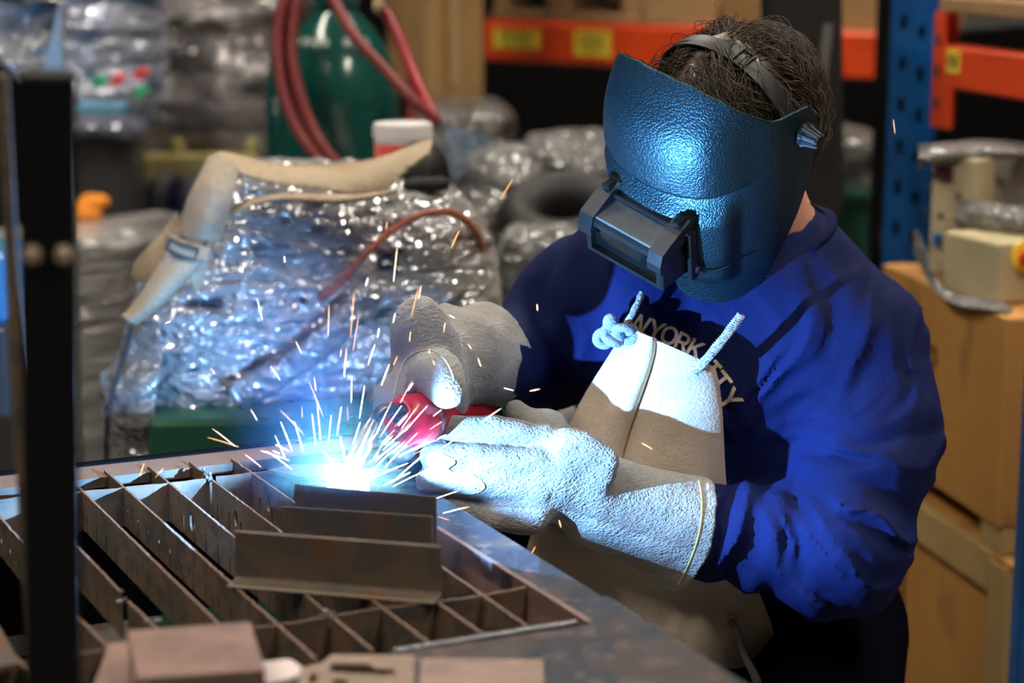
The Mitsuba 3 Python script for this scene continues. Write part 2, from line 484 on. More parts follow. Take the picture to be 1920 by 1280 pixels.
# ------------------------------------------------------------------ angle irons, blocks and plates on the table
def angle_iron(pl, pr_, hgt, wid, th, z, m, label, toward):
    A, B = Zp(*pl, z), Zp(*pr_, z)
    L = np.linalg.norm(B - A)
    prof = shapely.Polygon([(0, 0), (wid, 0), (wid, th * .6), (wid - th * .4, th), (th * 2, th), (th * 1.25, th * 1.3), (th, th * 2), (th, hgt - th * .4), (th * .6, hgt), (0, hgt)])
    me = trimesh.creation.extrude_polygon(prof, L, engine='earcut')
    d = nrm(B - A)
    q = nrm(np.cross(d, [0, 0, 1])) * (1 if toward else -1)       # the side the lying leg points to
    M = np.eye(4)
    M[:3, 0], M[:3, 1], M[:3, 2], M[:3, 3] = q, (0, 0, 1), d, A
    me = put(me, M)
    if me.volume < 0:
        me.invert()
    t = thing('angle_iron', label, 'angle iron')
    scene[t] = ply_(me, m)
    return t


angle_iron((445, 1086), (829, 1117), .0505, .026, .0028, TZ, 'mill_steel', 'longest rusty steel angle iron, nearest the camera on the slats', True)
angle_iron((530, 1038), (811, 1058), .0500, .026, .0032, TZ, 'mill_steel', 'middle of three grey steel angle irons on the slats', False)
angle_iron((554, 1012), (818, 1038), .0603, .020, .0026, TZ, 'mill_steel', 'shortest steel angle iron, right in front of the welding arc', False)
wp = thing('steel_plate', 'flat steel strip being welded, lit white by the arc', 'steel plate')
scene[wp] = ply_(plate([Zp(*q, TZ + .004)[:2] for q in ((500, 880), (560, 893), (700, 893), (760, 880), (625, 868), (548, 870))], TZ + .004, .004), 'mill_steel')

wq = [Zp(*q, .9088)[:2] for q in ((608, 924), (694, 929), (688, 889), (622, 886))]  # added bracket, shaped to keep arc light off the rail and lower glove
wk = plate(wq, .9088, .003)
wl_ = block_(wq[3], wq[2], .003, TZ, .9088)
wt_ = thing('steel_bracket', 'small steel bracket added to block arc light, unseen behind the shortest angle iron', 'bracket')
scene[wt_] = ply_(cat_([wk, wl_]), 'mill_steel')
BZ = .905
blk = [Zp(*q, BZ)[:2] for q in ((239, 1182), (469, 1165), (497, 1256), (256, 1272))]
bk = thing('steel_block', 'thick reddish steel block with a smooth top lying at the near edge of the table', 'steel block')
m_ = plate(blk, BZ, .036, .002)
scene[bk] = ply_(m_, 'rust_block')
sp = thing('steel_plate', 'rusty plate lying under the reddish steel block', 'steel plate')
scene[sp] = ply_(plate([Zp(*q, .869)[:2] for q in ((205, 1205), (440, 1190), (470, 1330), (150, 1350))], .869, .005), 'rust_block')
wt = thing('paper_tag', 'pale rounded tag lying between the steel block and the cut plate', 'tag')
q_ = shapely.Polygon([Zp(*q, .874)[:2] for q in ((487, 1236), (545, 1230), (566, 1246), (560, 1262), (500, 1277), (480, 1262))]).buffer(-.004).buffer(.004)
scene[wt] = ply_(trimesh.creation.extrude_polygon(q_, .006, engine='earcut').apply_translation((0, 0, .866)), 'white_tag')
cz = .872
po = shapely.Polygon([Zp(*q, cz)[:2] for q in ((566, 1252), (605, 1241), (622, 1226), (776, 1228), (775, 1330), (545, 1335))])
for hole in (((622, 1243), (690, 1243), (703, 1252), (738, 1254), (744, 1262), (718, 1266), (700, 1264), (660, 1262), (615, 1258)), ((582, 1262), (596, 1262), (592, 1280), (577, 1280)), ((625, 1272), (650, 1273), (650, 1284), (622, 1284))):
    po = po.difference(shapely.Polygon([Zp(*q, cz)[:2] for q in hole]).buffer(-.0008).buffer(.0016).buffer(-.0008))
cp = thing('cut_plate', 'tan steel plate with laser-cut slots lying at the near edge of the table', 'steel plate')
scene[cp] = ply_(trimesh.creation.extrude_polygon(po, .005, engine='earcut').apply_translation((0, 0, cz - .005)), mat('tan_steel', lambda p, n, uv: mix((.30, .215, .145), (.22, .15, .10), fbm(p.x * 40, p.y * 40, 0, 3)), rough=.5, metal=.2))
pp = thing('steel_plate', 'flat reddish plate welded beside the laser-cut plate at the bottom edge', 'steel plate')
scene[pp] = ply_(plate([Zp(*q, .868)[:2] for q in ((790, 1233), (1018, 1236), (1022, 1340), (780, 1340))], .868, .004), 'pink_steel')
ws = [Zp(*q, .868) for q in zip(np.linspace(783, 772, 22), np.linspace(1233, 1300, 22))]
add(pp + '__weld_seam', cat_([trimesh.creation.icosphere(1, .0022).apply_translation(w + wr.normal(0, .0004, 3)) for w in ws]), 'weld_bead', smooth=True)
fl = thing('steel_bar', 'flat steel bar lying on the slats at the lower left corner', 'steel bar')
scene[fl] = ply_(plate([Zp(*q, .868)[:2] for q in ((-80, 1120), (-6, 1165), (37, 1242), (5, 1248), (-90, 1250))], .868, .006), 'mill_steel')

# ------------------------------------------------------------------ the welder
ARC = P(650, 903, 2.115)
man = thing('person', 'welder in navy shirt, tan apron, grey gauntlets and black helmet, leaning over the table', 'person')
HO = np.array([.2478, 2.3941, 1.2286])
HF, HL, HU = np.array([[-.7052, -.5677, -.4247], [.7026, -.6397, -.3116], [-.0948, -.5182, .8500]])
HM = np.eye(4)
HM[:3, 0], HM[:3, 1], HM[:3, 2], HM[:3, 3] = HF, HL, HU, HO


def Hd(f, l, u):
    return HO + HF * f + HL * l + HU * u


sh_r, sh_l = P(1165, 535, 2.52), P(1600, 650, 2.49)
el_l, wr_l = P(1572, 1035, 2.39), P(1130, 945, 2.365)
el_r, wr_r = P(1015, 655, 2.60), P(838, 690, 2.345)
c7, pel, chest = P(1478, 520, 2.53), P(1430, 1330, 2.70), P(1385, 720, 2.56)
XB = nrm(sh_l - sh_r)                      # body axes: left, forward, up
FB = nrm(np.cross([0, 0, 1.0], XB)) * -1
if FB[1] > 0:
    FB = -FB
UB = np.cross(XB, FB)
UB = UB if UB[2] > 0 else -UB

mat('skin', (.55, .27, .19), rough=.5, spec=.4)
mat('navy', lambda p, n, uv: mix((.0030, .0080, .058), (.0040, .0105, .072), noise(p.x * 900, p.y * 900, p.z * 900)), rough=.85, spec=.2, sheen=.25,
    bump=lambda p, n, uv: noise(p.x * 1400, p.y * 1400, p.z * 1400) + 2.5 * fbm(p.x * 60, p.y * 60, p.z * 60, 3), bscale=.0006)


def suede(a, b, f=1500):
    return (lambda p, n, uv: mix(mix(a, b, smoothstep(.35, .65, fbm(p.x * 14, p.y * 14, p.z * 14, 4))), [x * .55 for x in a], smoothstep(.45, .8, noise(p.x * f, p.y * f, p.z * f)) * .55),
            lambda p, n, uv: noise(p.x * f, p.y * f, p.z * f) + .6 * noise(p.x * f / 3, p.y * f / 3, p.z * f / 3) + 1.2 * noise(p.x * 430, p.y * 430, p.z * 430))


c_, b_ = suede((.39, .385, .37), (.28, .27, .255), 700)
mat('glove_suede', c_, rough=.95, spec=.1, bump=b_, bscale=.0010)
c_, b_ = suede((.64, .535, .42), (.55, .445, .34), 1100)
mat('apron_leather', c_, rough=.9, spec=.12, bump=b_, bscale=.0005)
mat('thread', (.55, .42, .14), rough=.7)
mat('webbing', lambda p, n, uv: mix((.50, .53, .58), (.24, .27, .33), smoothstep(.3, .7, noise(p.x * 420, p.y * 420, p.z * 420))), rough=.8, bump=lambda p, n, uv: noise(p.x * 500, p.y * 500, p.z * 500), bscale=.001)
mat('lettering', lambda p, n, uv: mix((.75, .72, .66), (.45, .30, .14), smoothstep(.2, .8, fbm(p.x * 60, p.y * 60, p.z * 60, 2))), rough=.6)
mat('jeans', (.003, .003, .006), rough=1.0, spec=0.0)

HAND_L = [P(1000, 880, 2.325), P(1000, 925, 2.325)]
fing_l = [[(1015, 822, 2.325), (925, 808, 2.315), (842, 803, 2.305)], [(1000, 866, 2.310), (890, 862, 2.298), (812, 855, 2.288)],
          [(990, 912, 2.310), (885, 905, 2.296), (806, 899, 2.286)], [(985, 950, 2.318), (905, 956, 2.312), (845, 948, 2.300)]]
thumb_l = [(1085, 850, 2.38), (1020, 810, 2.385), (968, 772, 2.39)]
fing_r = [[(770, 705, 2.300), (735, 745, 2.285), (728, 800, 2.285), (752, 838, 2.300)], [(790, 700, 2.340), (748, 740, 2.330), (742, 800, 2.330), (775, 835, 2.340)],
          [(812, 705, 2.380), (775, 745, 2.370), (775, 805, 2.360), (805, 830, 2.360)], [(835, 715, 2.400), (805, 755, 2.400), (810, 800, 2.390), (835, 815, 2.380)]]
thumb_r = [(800, 690, 2.300), (828, 700, 2.265), (842, 732, 2.252)]
PT = lambda q: [P(*x) for x in q]

# the body, one continuous surface
bf = Field((-.45, 1.95, -.01), (.75, 3.0, 1.46), .011)
skc = Hd(-.010, 0, .020)
bf.ell(skc, [HF, HL, HU], (.095, .076, .105), .02)
bf.ell(Hd(.045, 0, -.045), [HF, HL, HU], (.055, .055, .075), .03)
bf.cap(Hd(.095, 0, -.01), Hd(.115, 0, -.03), .010, .013, .012)
for s in (-1, 1):
    bf.ell(Hd(-.01, .08 * s, .0), [HF, HL, HU], (.02, .008, .032), .008)
bf.cap(Hd(-.04, 0, -.05), c7, .054, .062, .03)
bf.cap(c7, sh_l, .055, .055, .05)
bf.cap(c7, sh_r, .055, .055, .05)
bf.ell(chest, [XB, FB, UB], (.145, .085, .165), .03)
bf.ell(P(1425, 1010, 2.63), [XB, FB, UB], (.13, .08, .17), .03)
bf.ell(pel, [XB, FB, UB], (.14, .09, .12), .03)
bf.chain([sh_l, P(1640, 800, 2.46), el_l, P(1420, 1005, 2.415), P(1262, 985, 2.41), wr_l], [.048, .044, .038, .034, .030, .024], .015)
bf.chain([sh_r, P(1075, 580, 2.58), el_r, P(920, 675, 2.46), wr_r], [.048, .044, .036, .028, .026], .015)
bf.chain([wr_l, HAND_L[0]], [.024, .018], .02)
bf.cap(HAND_L[0], HAND_L[1], .014, .014, .01)
for q in fing_l + [thumb_l]:
    bf.chain(PT(q), [.009, .0085, .0075], .006)
bf.cap(wr_r, P(790, 705, 2.32), .026, .022, .02)
for q in fing_r:
    bf.chain(PT(q), [.009, .0085, .0085, .0075], .006)
bf.chain(PT(thumb_r), [.012, .0115, .010], .006)
hipl, hipr = pel + XB * .09, pel - XB * .09
seat_z = .52
knl, knr = np.array([*(hipl + FB * .30)[:2], .50]), np.array([*(hipr + FB * .26)[:2], .50])
for hp, kn in ((hipl, knl), (hipr, knr)):
    ft = np.array([kn[0], kn[1] + .04, .06])
    bf.chain([np.array([*hp[:2], .58]), kn, ft], [.085, .060, .042], .04)
    bf.cap(ft - [0, 0, .02], ft - [0, 0, .025] + FB * .15, .035, .028, .03)
bf.cap(pel, (hipl + hipr) / 2 * [1, 1, 0] + [0, 0, .58], .12, .13, .05)
add(man + '__body', taubin(bf.mesh(), 6), 'skin', smooth=True)

# trousers and shoes
tf = Field((-.2, 1.95, -.02), (.75, 3.0, .86), .014)
for hp, kn in ((hipl, knl), (hipr, knr)):
    ft = np.array([kn[0], kn[1] + .04, .10])
    tf.chain([np.array([*hp[:2], .58]), kn, ft], [.100, .076, .062], .04)
tf.cap(pel, (hipl + hipr) / 2 * [1, 1, 0] + [0, 0, .58], .14, .145, .05)
tf.displace(lambda p: .006 * (vfbm(p * [14, 14, 30], 3) - .5))
add(man + '__trousers', taubin(tf.mesh(), 6), 'jeans', smooth=True)
for kn in (knl, knr):
    sf = Field(np.array([kn[0], kn[1], 0]) - .3, np.array([kn[0], kn[1], .0]) + .3, .012)
    ft = np.array([kn[0], kn[1] + .04, .05])
    sf.cap(ft, ft + FB * .17 - [0, 0, .01], .048, .04, .03)
    sf.cap(ft, ft + [0, 0, .07], .048, .045, .03)
    sf.half((0, 0, .002), (0, 0, -1))
    add(man + '__shoe', taubin(sf.mesh(), 4), 'black_rubber', smooth=True)

stl = thing('stool', 'black round stool that the welder sits on, behind the table', 'stool')
sc_ = (hipl + hipr) / 2
add(stl + '__seat', lathe([(0, 0), (.15, 0), (.165, .012), (.165, .035), (.15, .05), (0, .052)], 40, rotz((sc_[0], sc_[1] + .03, .395), 0)), 'black_paint', smooth=40)
for k in range(4):
    a = math.pi / 4 + k * math.pi / 2
    add(stl + '__leg', tube([(sc_[0] + .11 * math.cos(a), sc_[1] + .03 + .11 * math.sin(a), .40), (sc_[0] + .19 * math.cos(a), sc_[1] + .03 + .19 * math.sin(a), 0.0)], .014, 10), 'black_paint')

# the shirt
sfld = Field((-.12, 2.02, .58), (.66, 2.95, 1.32), .005)
sfld.cap(c7 - UB * .02, sh_l, .078, .078, .06)
sfld.cap(c7 - UB * .02, sh_r, .078, .080, .06)
sfld.cap(Hd(-.045, 0, -.10), c7, .055, .075, .04)
sfld.ell(chest, [XB, FB, UB], (.180, .120, .20), .05)
sfld.ell(P(1420, 1010, 2.63), [XB, FB, UB], (.160, .115, .20), .06)
sfld.ell(pel, [XB, FB, UB], (.165, .125, .16), .06)
um_l = P(1640, 800, 2.46)
sfld.chain([sh_l, um_l, el_l], [.078, .070, .066], .035)
sfld.chain([el_l, P(1420, 1005, 2.415), P(1262, 985, 2.41)], [.066, .056, .040], .03)
sfld.chain([sh_r, P(1075, 580, 2.58), el_r], [.080, .072, .066], .04)
sfld.chain([el_r, P(920, 675, 2.46)], [.064, .05], .03)
# skirt of the shirt ends at the hips; neck opening
sfld.half(pel - [0, 0, .10], (0, 0, -1))
ncol = nrm(Hd(-.045, 0, -.07) - c7)
sfld.cap(c7 + ncol * .120, c7 + ncol * .22, .072, .085, .006, cut=True)


def seg_t(p, a, b):
    ab = b - a
    t = np.clip(((p - a) @ ab) / (ab @ ab), 0, 1)
    return t, np.linalg.norm(p - a - t[:, None] * ab, axis=1)


def ridges(p, dirv, f, seed, warp=.35, sharp=2.0, off=0.0):
    """Long folds that run across the direction given."""
    q = p @ np.asarray(dirv) + warp * (vfbm(p * 7 + seed, 3, seed) - .5) * .5
    w = np.sin(q * f + off)
    return np.sign(w) * np.abs(w)**(1 / sharp) * .5 + .5


def shirt_folds(p):
    d = np.zeros(len(p))
    # sleeve of the left arm: bunched rings on the forearm, slanting folds at the elbow
    t, r = seg_t(p, el_l, wr_l)
    ax = nrm(wr_l - el_l)
    w = np.exp(-(r / .085)**4) * np.clip(t * 6, 0, 1) * np.clip((.62 - t) * 6, 0, 1)
    d += w * .0050 * (np.sin((p @ ax) * (150 + 60 * t) + 7 * vfbm(p * [9, 9, 6], 3, 3) + (p @ UB) * 14)) * (.75 + .3 * vfbm(p * 8, 2, 8))
    t2, r2 = seg_t(p, sh_l, el_l)
    w2 = np.exp(-(r2 / .10)**4)
    ax2 = nrm(el_l - sh_l)
    side = np.cross(ax2, nrm(P(1400, 640, 1) - P(1400, 640, 2)))
    dirn = nrm(ax2 + .75 * side)
    d += w2 * (.25 + .75 * np.clip((t2 - .25) * 2.2, 0, 1)) * .005 * (np.sin((p @ dirn) * 80 + 8 * vfbm(p * 9, 3, 5)) * .6 + .8 * (vfbm(p * 13, 3, 6) - .5))
    # folds that fan out from the armpit over chest, upper arm and elbow
    v = p - P(1440, 872, 2.38)
    u1, u2 = v[:, 0], v @ _up
    rr = np.hypot(u1, u2)
    ang = np.arctan2(u2, u1 + .02) + 1.1 * (vfbm(p * 6, 3, 21) - .5)
    for kf, am, sd in ((2.6, .022, 1), (5.5, .011, 2), (11.0, .0045, 3)):
        n_ = vfbm(np.stack([ang * kf, rr * 6, (p @ _fw) * 3], 1), 2, sd)
        r_ = (1 - np.abs(2 * n_ - 1))
        d += am * (r_**2.2 - .35) * np.clip((rr - .02) / .07, 0, 1) * np.exp(-(rr / .27)**4)
    # the right sleeve
    t3, r3 = seg_t(p, sh_r, el_r)
    w3 = np.exp(-(r3 / .10)**4)
    d += w3 * .006 * np.sin((p @ nrm(el_r - sh_r + .6 * UB * np.linalg.norm(el_r - sh_r))) * 75 + 6 * vfbm(p * 8, 3, 9))
    d += .012 * (vfbm(p * [7, 7, 5], 4, 4) - .5)
    # seam of the left shoulder
    q = (p - (sh_l * .62 + um_l * .38)) @ nrm(el_l - sh_l - XB * .10)
    d -= .004 * np.exp(-(q / .0035)**2) * w2
    return d


sfld.displace(shirt_folds, .04)
shirt_m = taubin(sfld.mesh(), 5)
shirt = add(man + '__shirt', shirt_m, 'navy', smooth=True)
# ribbed collar
uc = nrm(np.cross(ncol, XB))
vc = np.cross(ncol, uc)
g = np.linspace(0, 2 * np.pi, 49)[:-1]
ring = [c7 + ncol * .055 + uc * math.cos(a) * .066 + vc * math.sin(a) * .070 for a in g]
col = tube(ring + [ring[0]], .0125, 10, .55, ncol)
add(shirt + '__collar', col, mat('navy_rib', lambda p, n, uv: (.008, .010, .05), rough=.9, spec=.15, bump=lambda p, n, uv: noise(p.x * 700, p.y * 700, p.z * 200), bscale=.001), smooth=True)


_seen = {}


def on_mesh(mesh, px, py):
    """Depth of the first triangle of the mesh under a sight line."""
    if id(mesh) not in _seen:
        q = pix(mesh.vertices)[mesh.faces]
        lo, hi = q[..., :2].min(1), q[..., :2].max(1)
        cells = {}
        for i, (x0, y0, x1, y1) in enumerate(np.floor(np.hstack([lo, hi]) / 24).astype(int).tolist()):
            for x in range(x0, x1 + 1):
                for y in range(y0, y1 + 1):
                    cells.setdefault((x, y), []).append(i)
        _seen[id(mesh)] = (mesh, q, cells)
    _, q, cells = _seen[id(mesh)]
    c = cells.get((int(px // 24), int(py // 24)))
    if c is None:
        return None
    a, b, c = q[c].transpose(1, 0, 2)
    e = lambda u, v: (v[:, 0] - u[:, 0]) * (py - u[:, 1]) - (v[:, 1] - u[:, 1]) * (px - u[:, 0])
    w = np.stack([e(b, c), e(c, a), e(a, b)])
    hit = (w >= 0).all(0) | (w <= 0).all(0)
    if not hit.any():
        return None
    w = w[:, hit] / w[:, hit].sum(0)
    return float((w[0] * a[hit, 2] + w[1] * b[hit, 2] + w[2] * c[hit, 2]).min())


# lettering on the chest, laid onto the cloth letter by letter
let = []
for ch, px, py, ang, hgt in (('W', 1197, 606, 20, .021), ('Y', 1230, 618, 22, .021), ('O', 1255, 629, 24, .021), ('R', 1280, 641, 26, .021), ('K', 1304, 654, 28, .021),
                             ('I', 1334, 694, 46, .024), ('T', 1350, 716, 50, .024), ('Y', 1369, 748, 56, .024)):
    d0 = on_mesh(shirt_m, px, py) or 2.36
    a = math.radians(ang)
    m = text_mesh(ch, hgt, .0015, bold=True)
    m.apply_translation(-m.bounds.mean(0) * [1, 1, 0])
    m = m.subdivide_to_size(.006) if len(m.faces) < 4000 else m
    ex = np.array([1.0, 0, 0]) * math.cos(a) - _up * math.sin(a)
    ey = np.array([1.0, 0, 0]) * math.sin(a) + _up * math.cos(a)
    M = frame(P(px, py, d0), ex, ey)
    m.apply_transform(M)
    pq = pix(m.vertices)
    dd = [on_mesh(shirt_m, x, y) or d0 for x, y in zip(pq[:, 0], pq[:, 1])]
    zl = np.linalg.inv(M)[2, :3] @ (m.vertices - M[:3, 3]).T
    m.vertices = np.array([P(x, y, min(max(d, d0 - .03), d0 + .03) - .0005 - zz) for (x, y, _), d, zz in zip(pq, dd, zl)])
    let.append(m)
add(shirt + '__lettering', cat_(let), 'lettering')

# ------------------------------------------------------------------ apron
ctl = [[(1172, 606, 2.385), (1226, 634, 2.365), (1286, 662, 2.355), (1338, 690, 2.365)],
       [(1130, 690, 2.395), (1205, 720, 2.355), (1285, 745, 2.340), (1352, 780, 2.360)],
       [(1070, 800, 2.40), (1165, 830, 2.350), (1265, 850, 2.335), (1357, 880, 2.365)],
       [(1045, 905, 2.41), (1145, 930, 2.355), (1265, 955, 2.345), (1372, 965, 2.380)],
       [(1000, 1000, 2.42), (1120, 1050, 2.365), (1280, 1090, 2.360), (1420, 1110, 2.42)],
       [(975, 1130, 2.42), (1100, 1190, 2.370), (1280, 1220, 2.375), (1452, 1205, 2.45)],
       [(950, 1300, 2.40), (1080, 1360, 2.365), (1260, 1390, 2.380), (1440, 1330, 2.47)]]
ctl = [[(x, y, d + (.02, .04, .06, .07, .07, .08, .09)[i]) for x, y, d in r] for i, r in enumerate(ctl)]
S = patch([[P(*q) for q in r] for r in ctl], 90, 60)
vv, uu = np.meshgrid(np.linspace(0, 1, 60), np.linspace(0, 1, 90))
crease = .020 * np.exp(-((vv - (.36 + .02 * uu)) / .028)**2) * np.clip(1.15 - np.abs(uu - .18) * 2.6, 0, 1)
S = S + crease[..., None] * _fw
S = S - (.010 * np.exp(-((vv - .26) / .08)**2) * np.clip(1 - np.abs(uu - .25) * 2.5, 0, 1))[..., None] * _fw
S = S + ((vfbm(S * 9, 3, 2) - .5) * .014 + .006 * np.sin(uu * 26 + vv * 4) * (uu > .62))[..., None] * _fw
ap = solid_sheet(S, -.003)
if ap.volume < 0:
    ap.invert()
apron = add(man + '__apron', ap, 'apron_leather', smooth=40)
sm = [S[j, 21] - _fw * .0012 for j in range(50, 88)]
add(apron + '__seam', tube(sm, .0013, 6), 'black_rubber')
gr = P(1371, 1164, on_mesh(ap, 1371, 1164) - .002)
tor = trimesh.creation.torus(.0062, .0016, 24, 8)
add(apron + '__grommet', put(tor, frame(gr, (1, 0, 0), (0, .2, 1))), mat('brass', (.45, .33, .2), rough=.35, metal=.9), smooth=True)
st = bezier([gr, gr + [.006, -.010, -.004], P(1388, 1205, 2.46), P(1402, 1240, 2.465), P(1424, 1300, 2.48)], 30)
add(apron + '__tie_string', tube(st, np.linspace(.0025, .0062, 30), 8, .4, (0, 1, 0)), mat('grey_cord', (.16, .15, .14), rough=.9), smooth=True)
# neck strap: knot on the left corner, braided band on the right
def strap(a, b, w, n=60, up=(0, 1, 0)):
    p = bezier([a, (a + b) / 2 - [0, .006, 0], b], n)
    return cat_([tube(p + nrm(b - a) * 0, .0034, 8, .5, up)] + [tube(p + np.outer(np.sin(np.arange(n) * 1.1 + ph), np.cross(nrm(b - a), nrm(up))) * w + np.outer(np.cos(np.arange(n) * 1.1 + ph), nrm(up)) * .001, .0018, 6) for ph in (0, 2.1, 4.2)])


add(apron + '__neck_strap', strap(P(1301, 700, 2.368), P(1390, 590, 2.35), .0048), 'webbing', smooth=True)
add(apron + '__neck_strap', strap(P(1172, 612, 2.392), P(1204, 548, 2.40), .003), 'webbing', smooth=True)
kr = np.random.default_rng(3)
kc = P(1150, 622, 2.398)
kn = [trimesh.creation.torus(.009, .0052, 20, 10).apply_transform(frame(kc + d, nrm(kr.normal(size=3)), nrm(kr.normal(size=3)))) for d in kr.normal(0, .0055, (5, 3)) * [1, .5, 1.6]]
kn += [trimesh.creation.icosphere(2, .009).apply_transform(np.diag([1, .8, 1.2, 1])).apply_translation(kc + d) for d in ([-.004, -.003, .012], [.004, -.004, -.006])]
add(apron + '__knot', cat_(kn), mat('blue_cloth', lambda p, n, uv: mix((.38, .44, .55), (.20, .25, .36), noise(p.x * 500, p.y * 500, p.z * 500)), rough=.9, bump=lambda p, n, uv: noise(p.x * 600, p.y * 600, p.z * 600), bscale=.0015), smooth=True)

# ------------------------------------------------------------------ gauntlets
def wrink(p, f=26, a=.004, seed=0):
    return a * (vfbm(p * f, 4, seed) - .5) * 2


gl = Field(P(780, 900, 2.29) - [.03, .14, .16], P(1330, 900, 2.38) + [.05, .16, .16], .0026)
cuff = P(1298, 1001, 2.415)
wrc = P(1120, 936, 2.378)
gl.ell(P(1020, 893, 2.335), [nrm(P(1100, 930, 2.32) - P(900, 870, 2.25)), nrm(P(1000, 800, 2.28) - P(1000, 960, 2.27)), FB], (.060, .052, .026), .02)
for q, r in zip(fing_l, (.0180, .0185, .0180, .0170)):
    gl.chain(PT(q), [r * 1.06, r, r * .90], .004)
gl.chain(PT(thumb_l), [.026, .020, .0155], .02)
gl.cap(P(1020, 885, 2.340), wrc, .036, .050, .02)
gl.cap(wrc, cuff, .051, .071, .02)
gl.cap(P(930, 974, 2.30), P(990, 962, 2.32), .012, .020, .02)
axc = nrm(cuff - wrc)
gl.half(cuff - axc * .002, nrm(axc + .10 * np.array([0, 0, 1])))
gl.displace(lambda p: wrink(p, 20, .0038, 1) + wrink(p, 60, .0007, 2) + .004 * np.sin((p @ axc) * 75 + 4 * vfbm(p * 15, 2)) * np.exp(-(((p - P(1050, 930, 2.29)) @ axc) / .04)**2))
gl.cap(cuff + axc * .02, cuff - axc * .11, .058, .036, .006, cut=True)
g_l = taubin(gl.mesh(), 4)
gk = add(man + '__gauntlet', g_l, 'glove_suede', smooth=True, label='grey suede gauntlet lit white by the arc')


def stitch(mesh, pxs, r, n=80, lift=.0006):
    pts = bezier([np.array([*q, 0.0]) for q in pxs], n)
    out, last = [], None
    for x, y, _ in pts:
        d = on_mesh(mesh, x, y)
        if d is not None and (last is None or abs(d - last) < .03):
            out.append(P(x, y, d - lift))
            last = d
    return tube(out, r, 6)


add(gk + '__seam', stitch(g_l, [(1310, 900), (1316, 960), (1302, 1030), (1270, 1098)], .0011), 'thread')
gr_ = Field(P(690, 720, 2.355) - [.02, .16, .14], P(960, 700, 2.455) + [.03, .16, .16], .0026)
gr_.ell(P(805, 705, 2.330), [nrm(P(840, 660, 2.355) - P(770, 760, 2.325)), nrm(np.array([-1.0, .3, .2])), nrm(np.array([0, 1.0, .2]))], (.052, .046, .040), .02)
for q, r in zip(fing_r, (.0205, .0200, .0200, .0190)):
    gr_.chain(PT(q), [r * 1.1, r, r * .95, r * .85], .007)
gr_.chain(PT([(795, 690, 2.300), (822, 702, 2.270), (838, 730, 2.252)]), [.028, .026, .0225], .009)
cr_ = P(905, 668, 2.475)
gr_.cap(P(815, 685, 2.350), P(850, 672, 2.390), .048, .053, .02)
gr_.cap(P(850, 672, 2.390), cr_, .053, .066, .02)
gr_.cap(P(850, 660, 2.395), P(836, 590, 2.415), .050, .010, .012)
gr_.cap(P(836, 590, 2.415), P(925, 640, 2.485), .010, .028, .012)
axr = nrm(cr_ - P(815, 685, 2.350))
gr_.half(cr_ + axr * .004, axr)
gr_.displace(lambda p: wrink(p, 20, .005, 4) + wrink(p, 60, .0008, 5) + .0035 * np.sin((p @ axr) * 95 + 5 * vfbm(p * 14, 2, 3)) * np.exp(-(((p - P(838, 690, 2.335)) @ axr) / .03)**2))
gr_.cap(cr_ + axr * .03, cr_ - axr * .06, .052, .040, .006, cut=True)
g_r = taubin(gr_.mesh(), 4)
gk2 = add(man + '__gauntlet', g_r, 'glove_suede', smooth=True, label='grey suede gauntlet gripping the torch')
add(gk2 + '__seam', stitch(g_r, [(737, 748), (748, 700), (772, 664), (812, 658), (838, 680), (851, 712)], .0011), mat('pale_thread', (.42, .39, .33), rough=.8))

# ------------------------------------------------------------------ welding torch
tor_ = thing('welding_torch', 'red welding torch with black swan neck held in the gauntlet', 'welding torch')
ta, tb = P(772, 786, 2.257), P(905, 768, 2.46)
hf = Field(np.minimum(ta, tb) - .06, np.maximum(ta, tb) + .06, .002)
hf.cap(P(768, 787, 2.253), P(785, 786, 2.267), .0285, .0285, .01)
hf.cap(P(785, 786, 2.267), P(850, 772, 2.365), .026, .018, .01)
hf.cap(P(850, 772, 2.365), tb, .019, .0165, .01)
hf.half(P(751, 776, 2.233), P(720, 770, 2.215) - P(772, 786, 2.257))
hm = taubin(hf.mesh(), 4)
add(tor_ + '__handle', hm, mat('red_plastic', (.42, .012, .022), rough=.35, spec=.5), smooth=True)
nk = bezier([P(765, 782, 2.248), P(745, 771, 2.226), P(718, 772, 2.205), P(697, 794, 2.188), P(686, 815, 2.178)], 40)
add(tor_ + '__neck', tube(nk, np.r_[np.full(22, .0082), np.linspace(.0082, .0070, 18)], 16), mat('neck_black', (.02, .02, .022), rough=.3, spec=.6), smooth=True)
add(tor_ + '__collar', tube(np.linspace(P(762, 780, 2.245), P(748, 774, 2.233), 4), .0115, 20), 'neck_black', smooth=40)
nz0, nz1 = P(688, 812, 2.178), P(656, 884, 2.130)
mat('bright_metal', (.62, .55, .50), rough=.25, metal=.9)
add(tor_ + '__diffuser', tube(np.linspace(P(698, 792, 2.188), nz0, 5), np.linspace(.0068, .0078, 5), 16), 'bright_metal', smooth=40)
add(tor_ + '__nozzle', tube(nz0 + (nz1 - nz0) * np.array([0, .02, .35, .4, .97, 1.0])[:, None], np.array([.0082, .0086, .0090, .0104, .0100, .0092]), 20), mat('copper', (.60, .40, .30), rough=.3, metal=.8), smooth=40)
add(tor_ + '__wire', tube(np.linspace(nz1, nz1 + (nz1 - nz0) * .10, 3), .0006, 6), 'bright_metal')
cbl = bezier([tb - nrm(tb - ta) * .01, tb + nrm(tb - ta) * .04, tb + [.015, .07, -.05], tb + [.0, .07, -.25], tb + [-.02, .08, -.60], tb + [-.08, .10, -.80], tb + [-.25, .06, -.888], tb + [-.6, .02, -.889]], 60)
add(tor_ + '__cable', tube(cbl, .0085, 10), 'black_rubber', smooth=True)

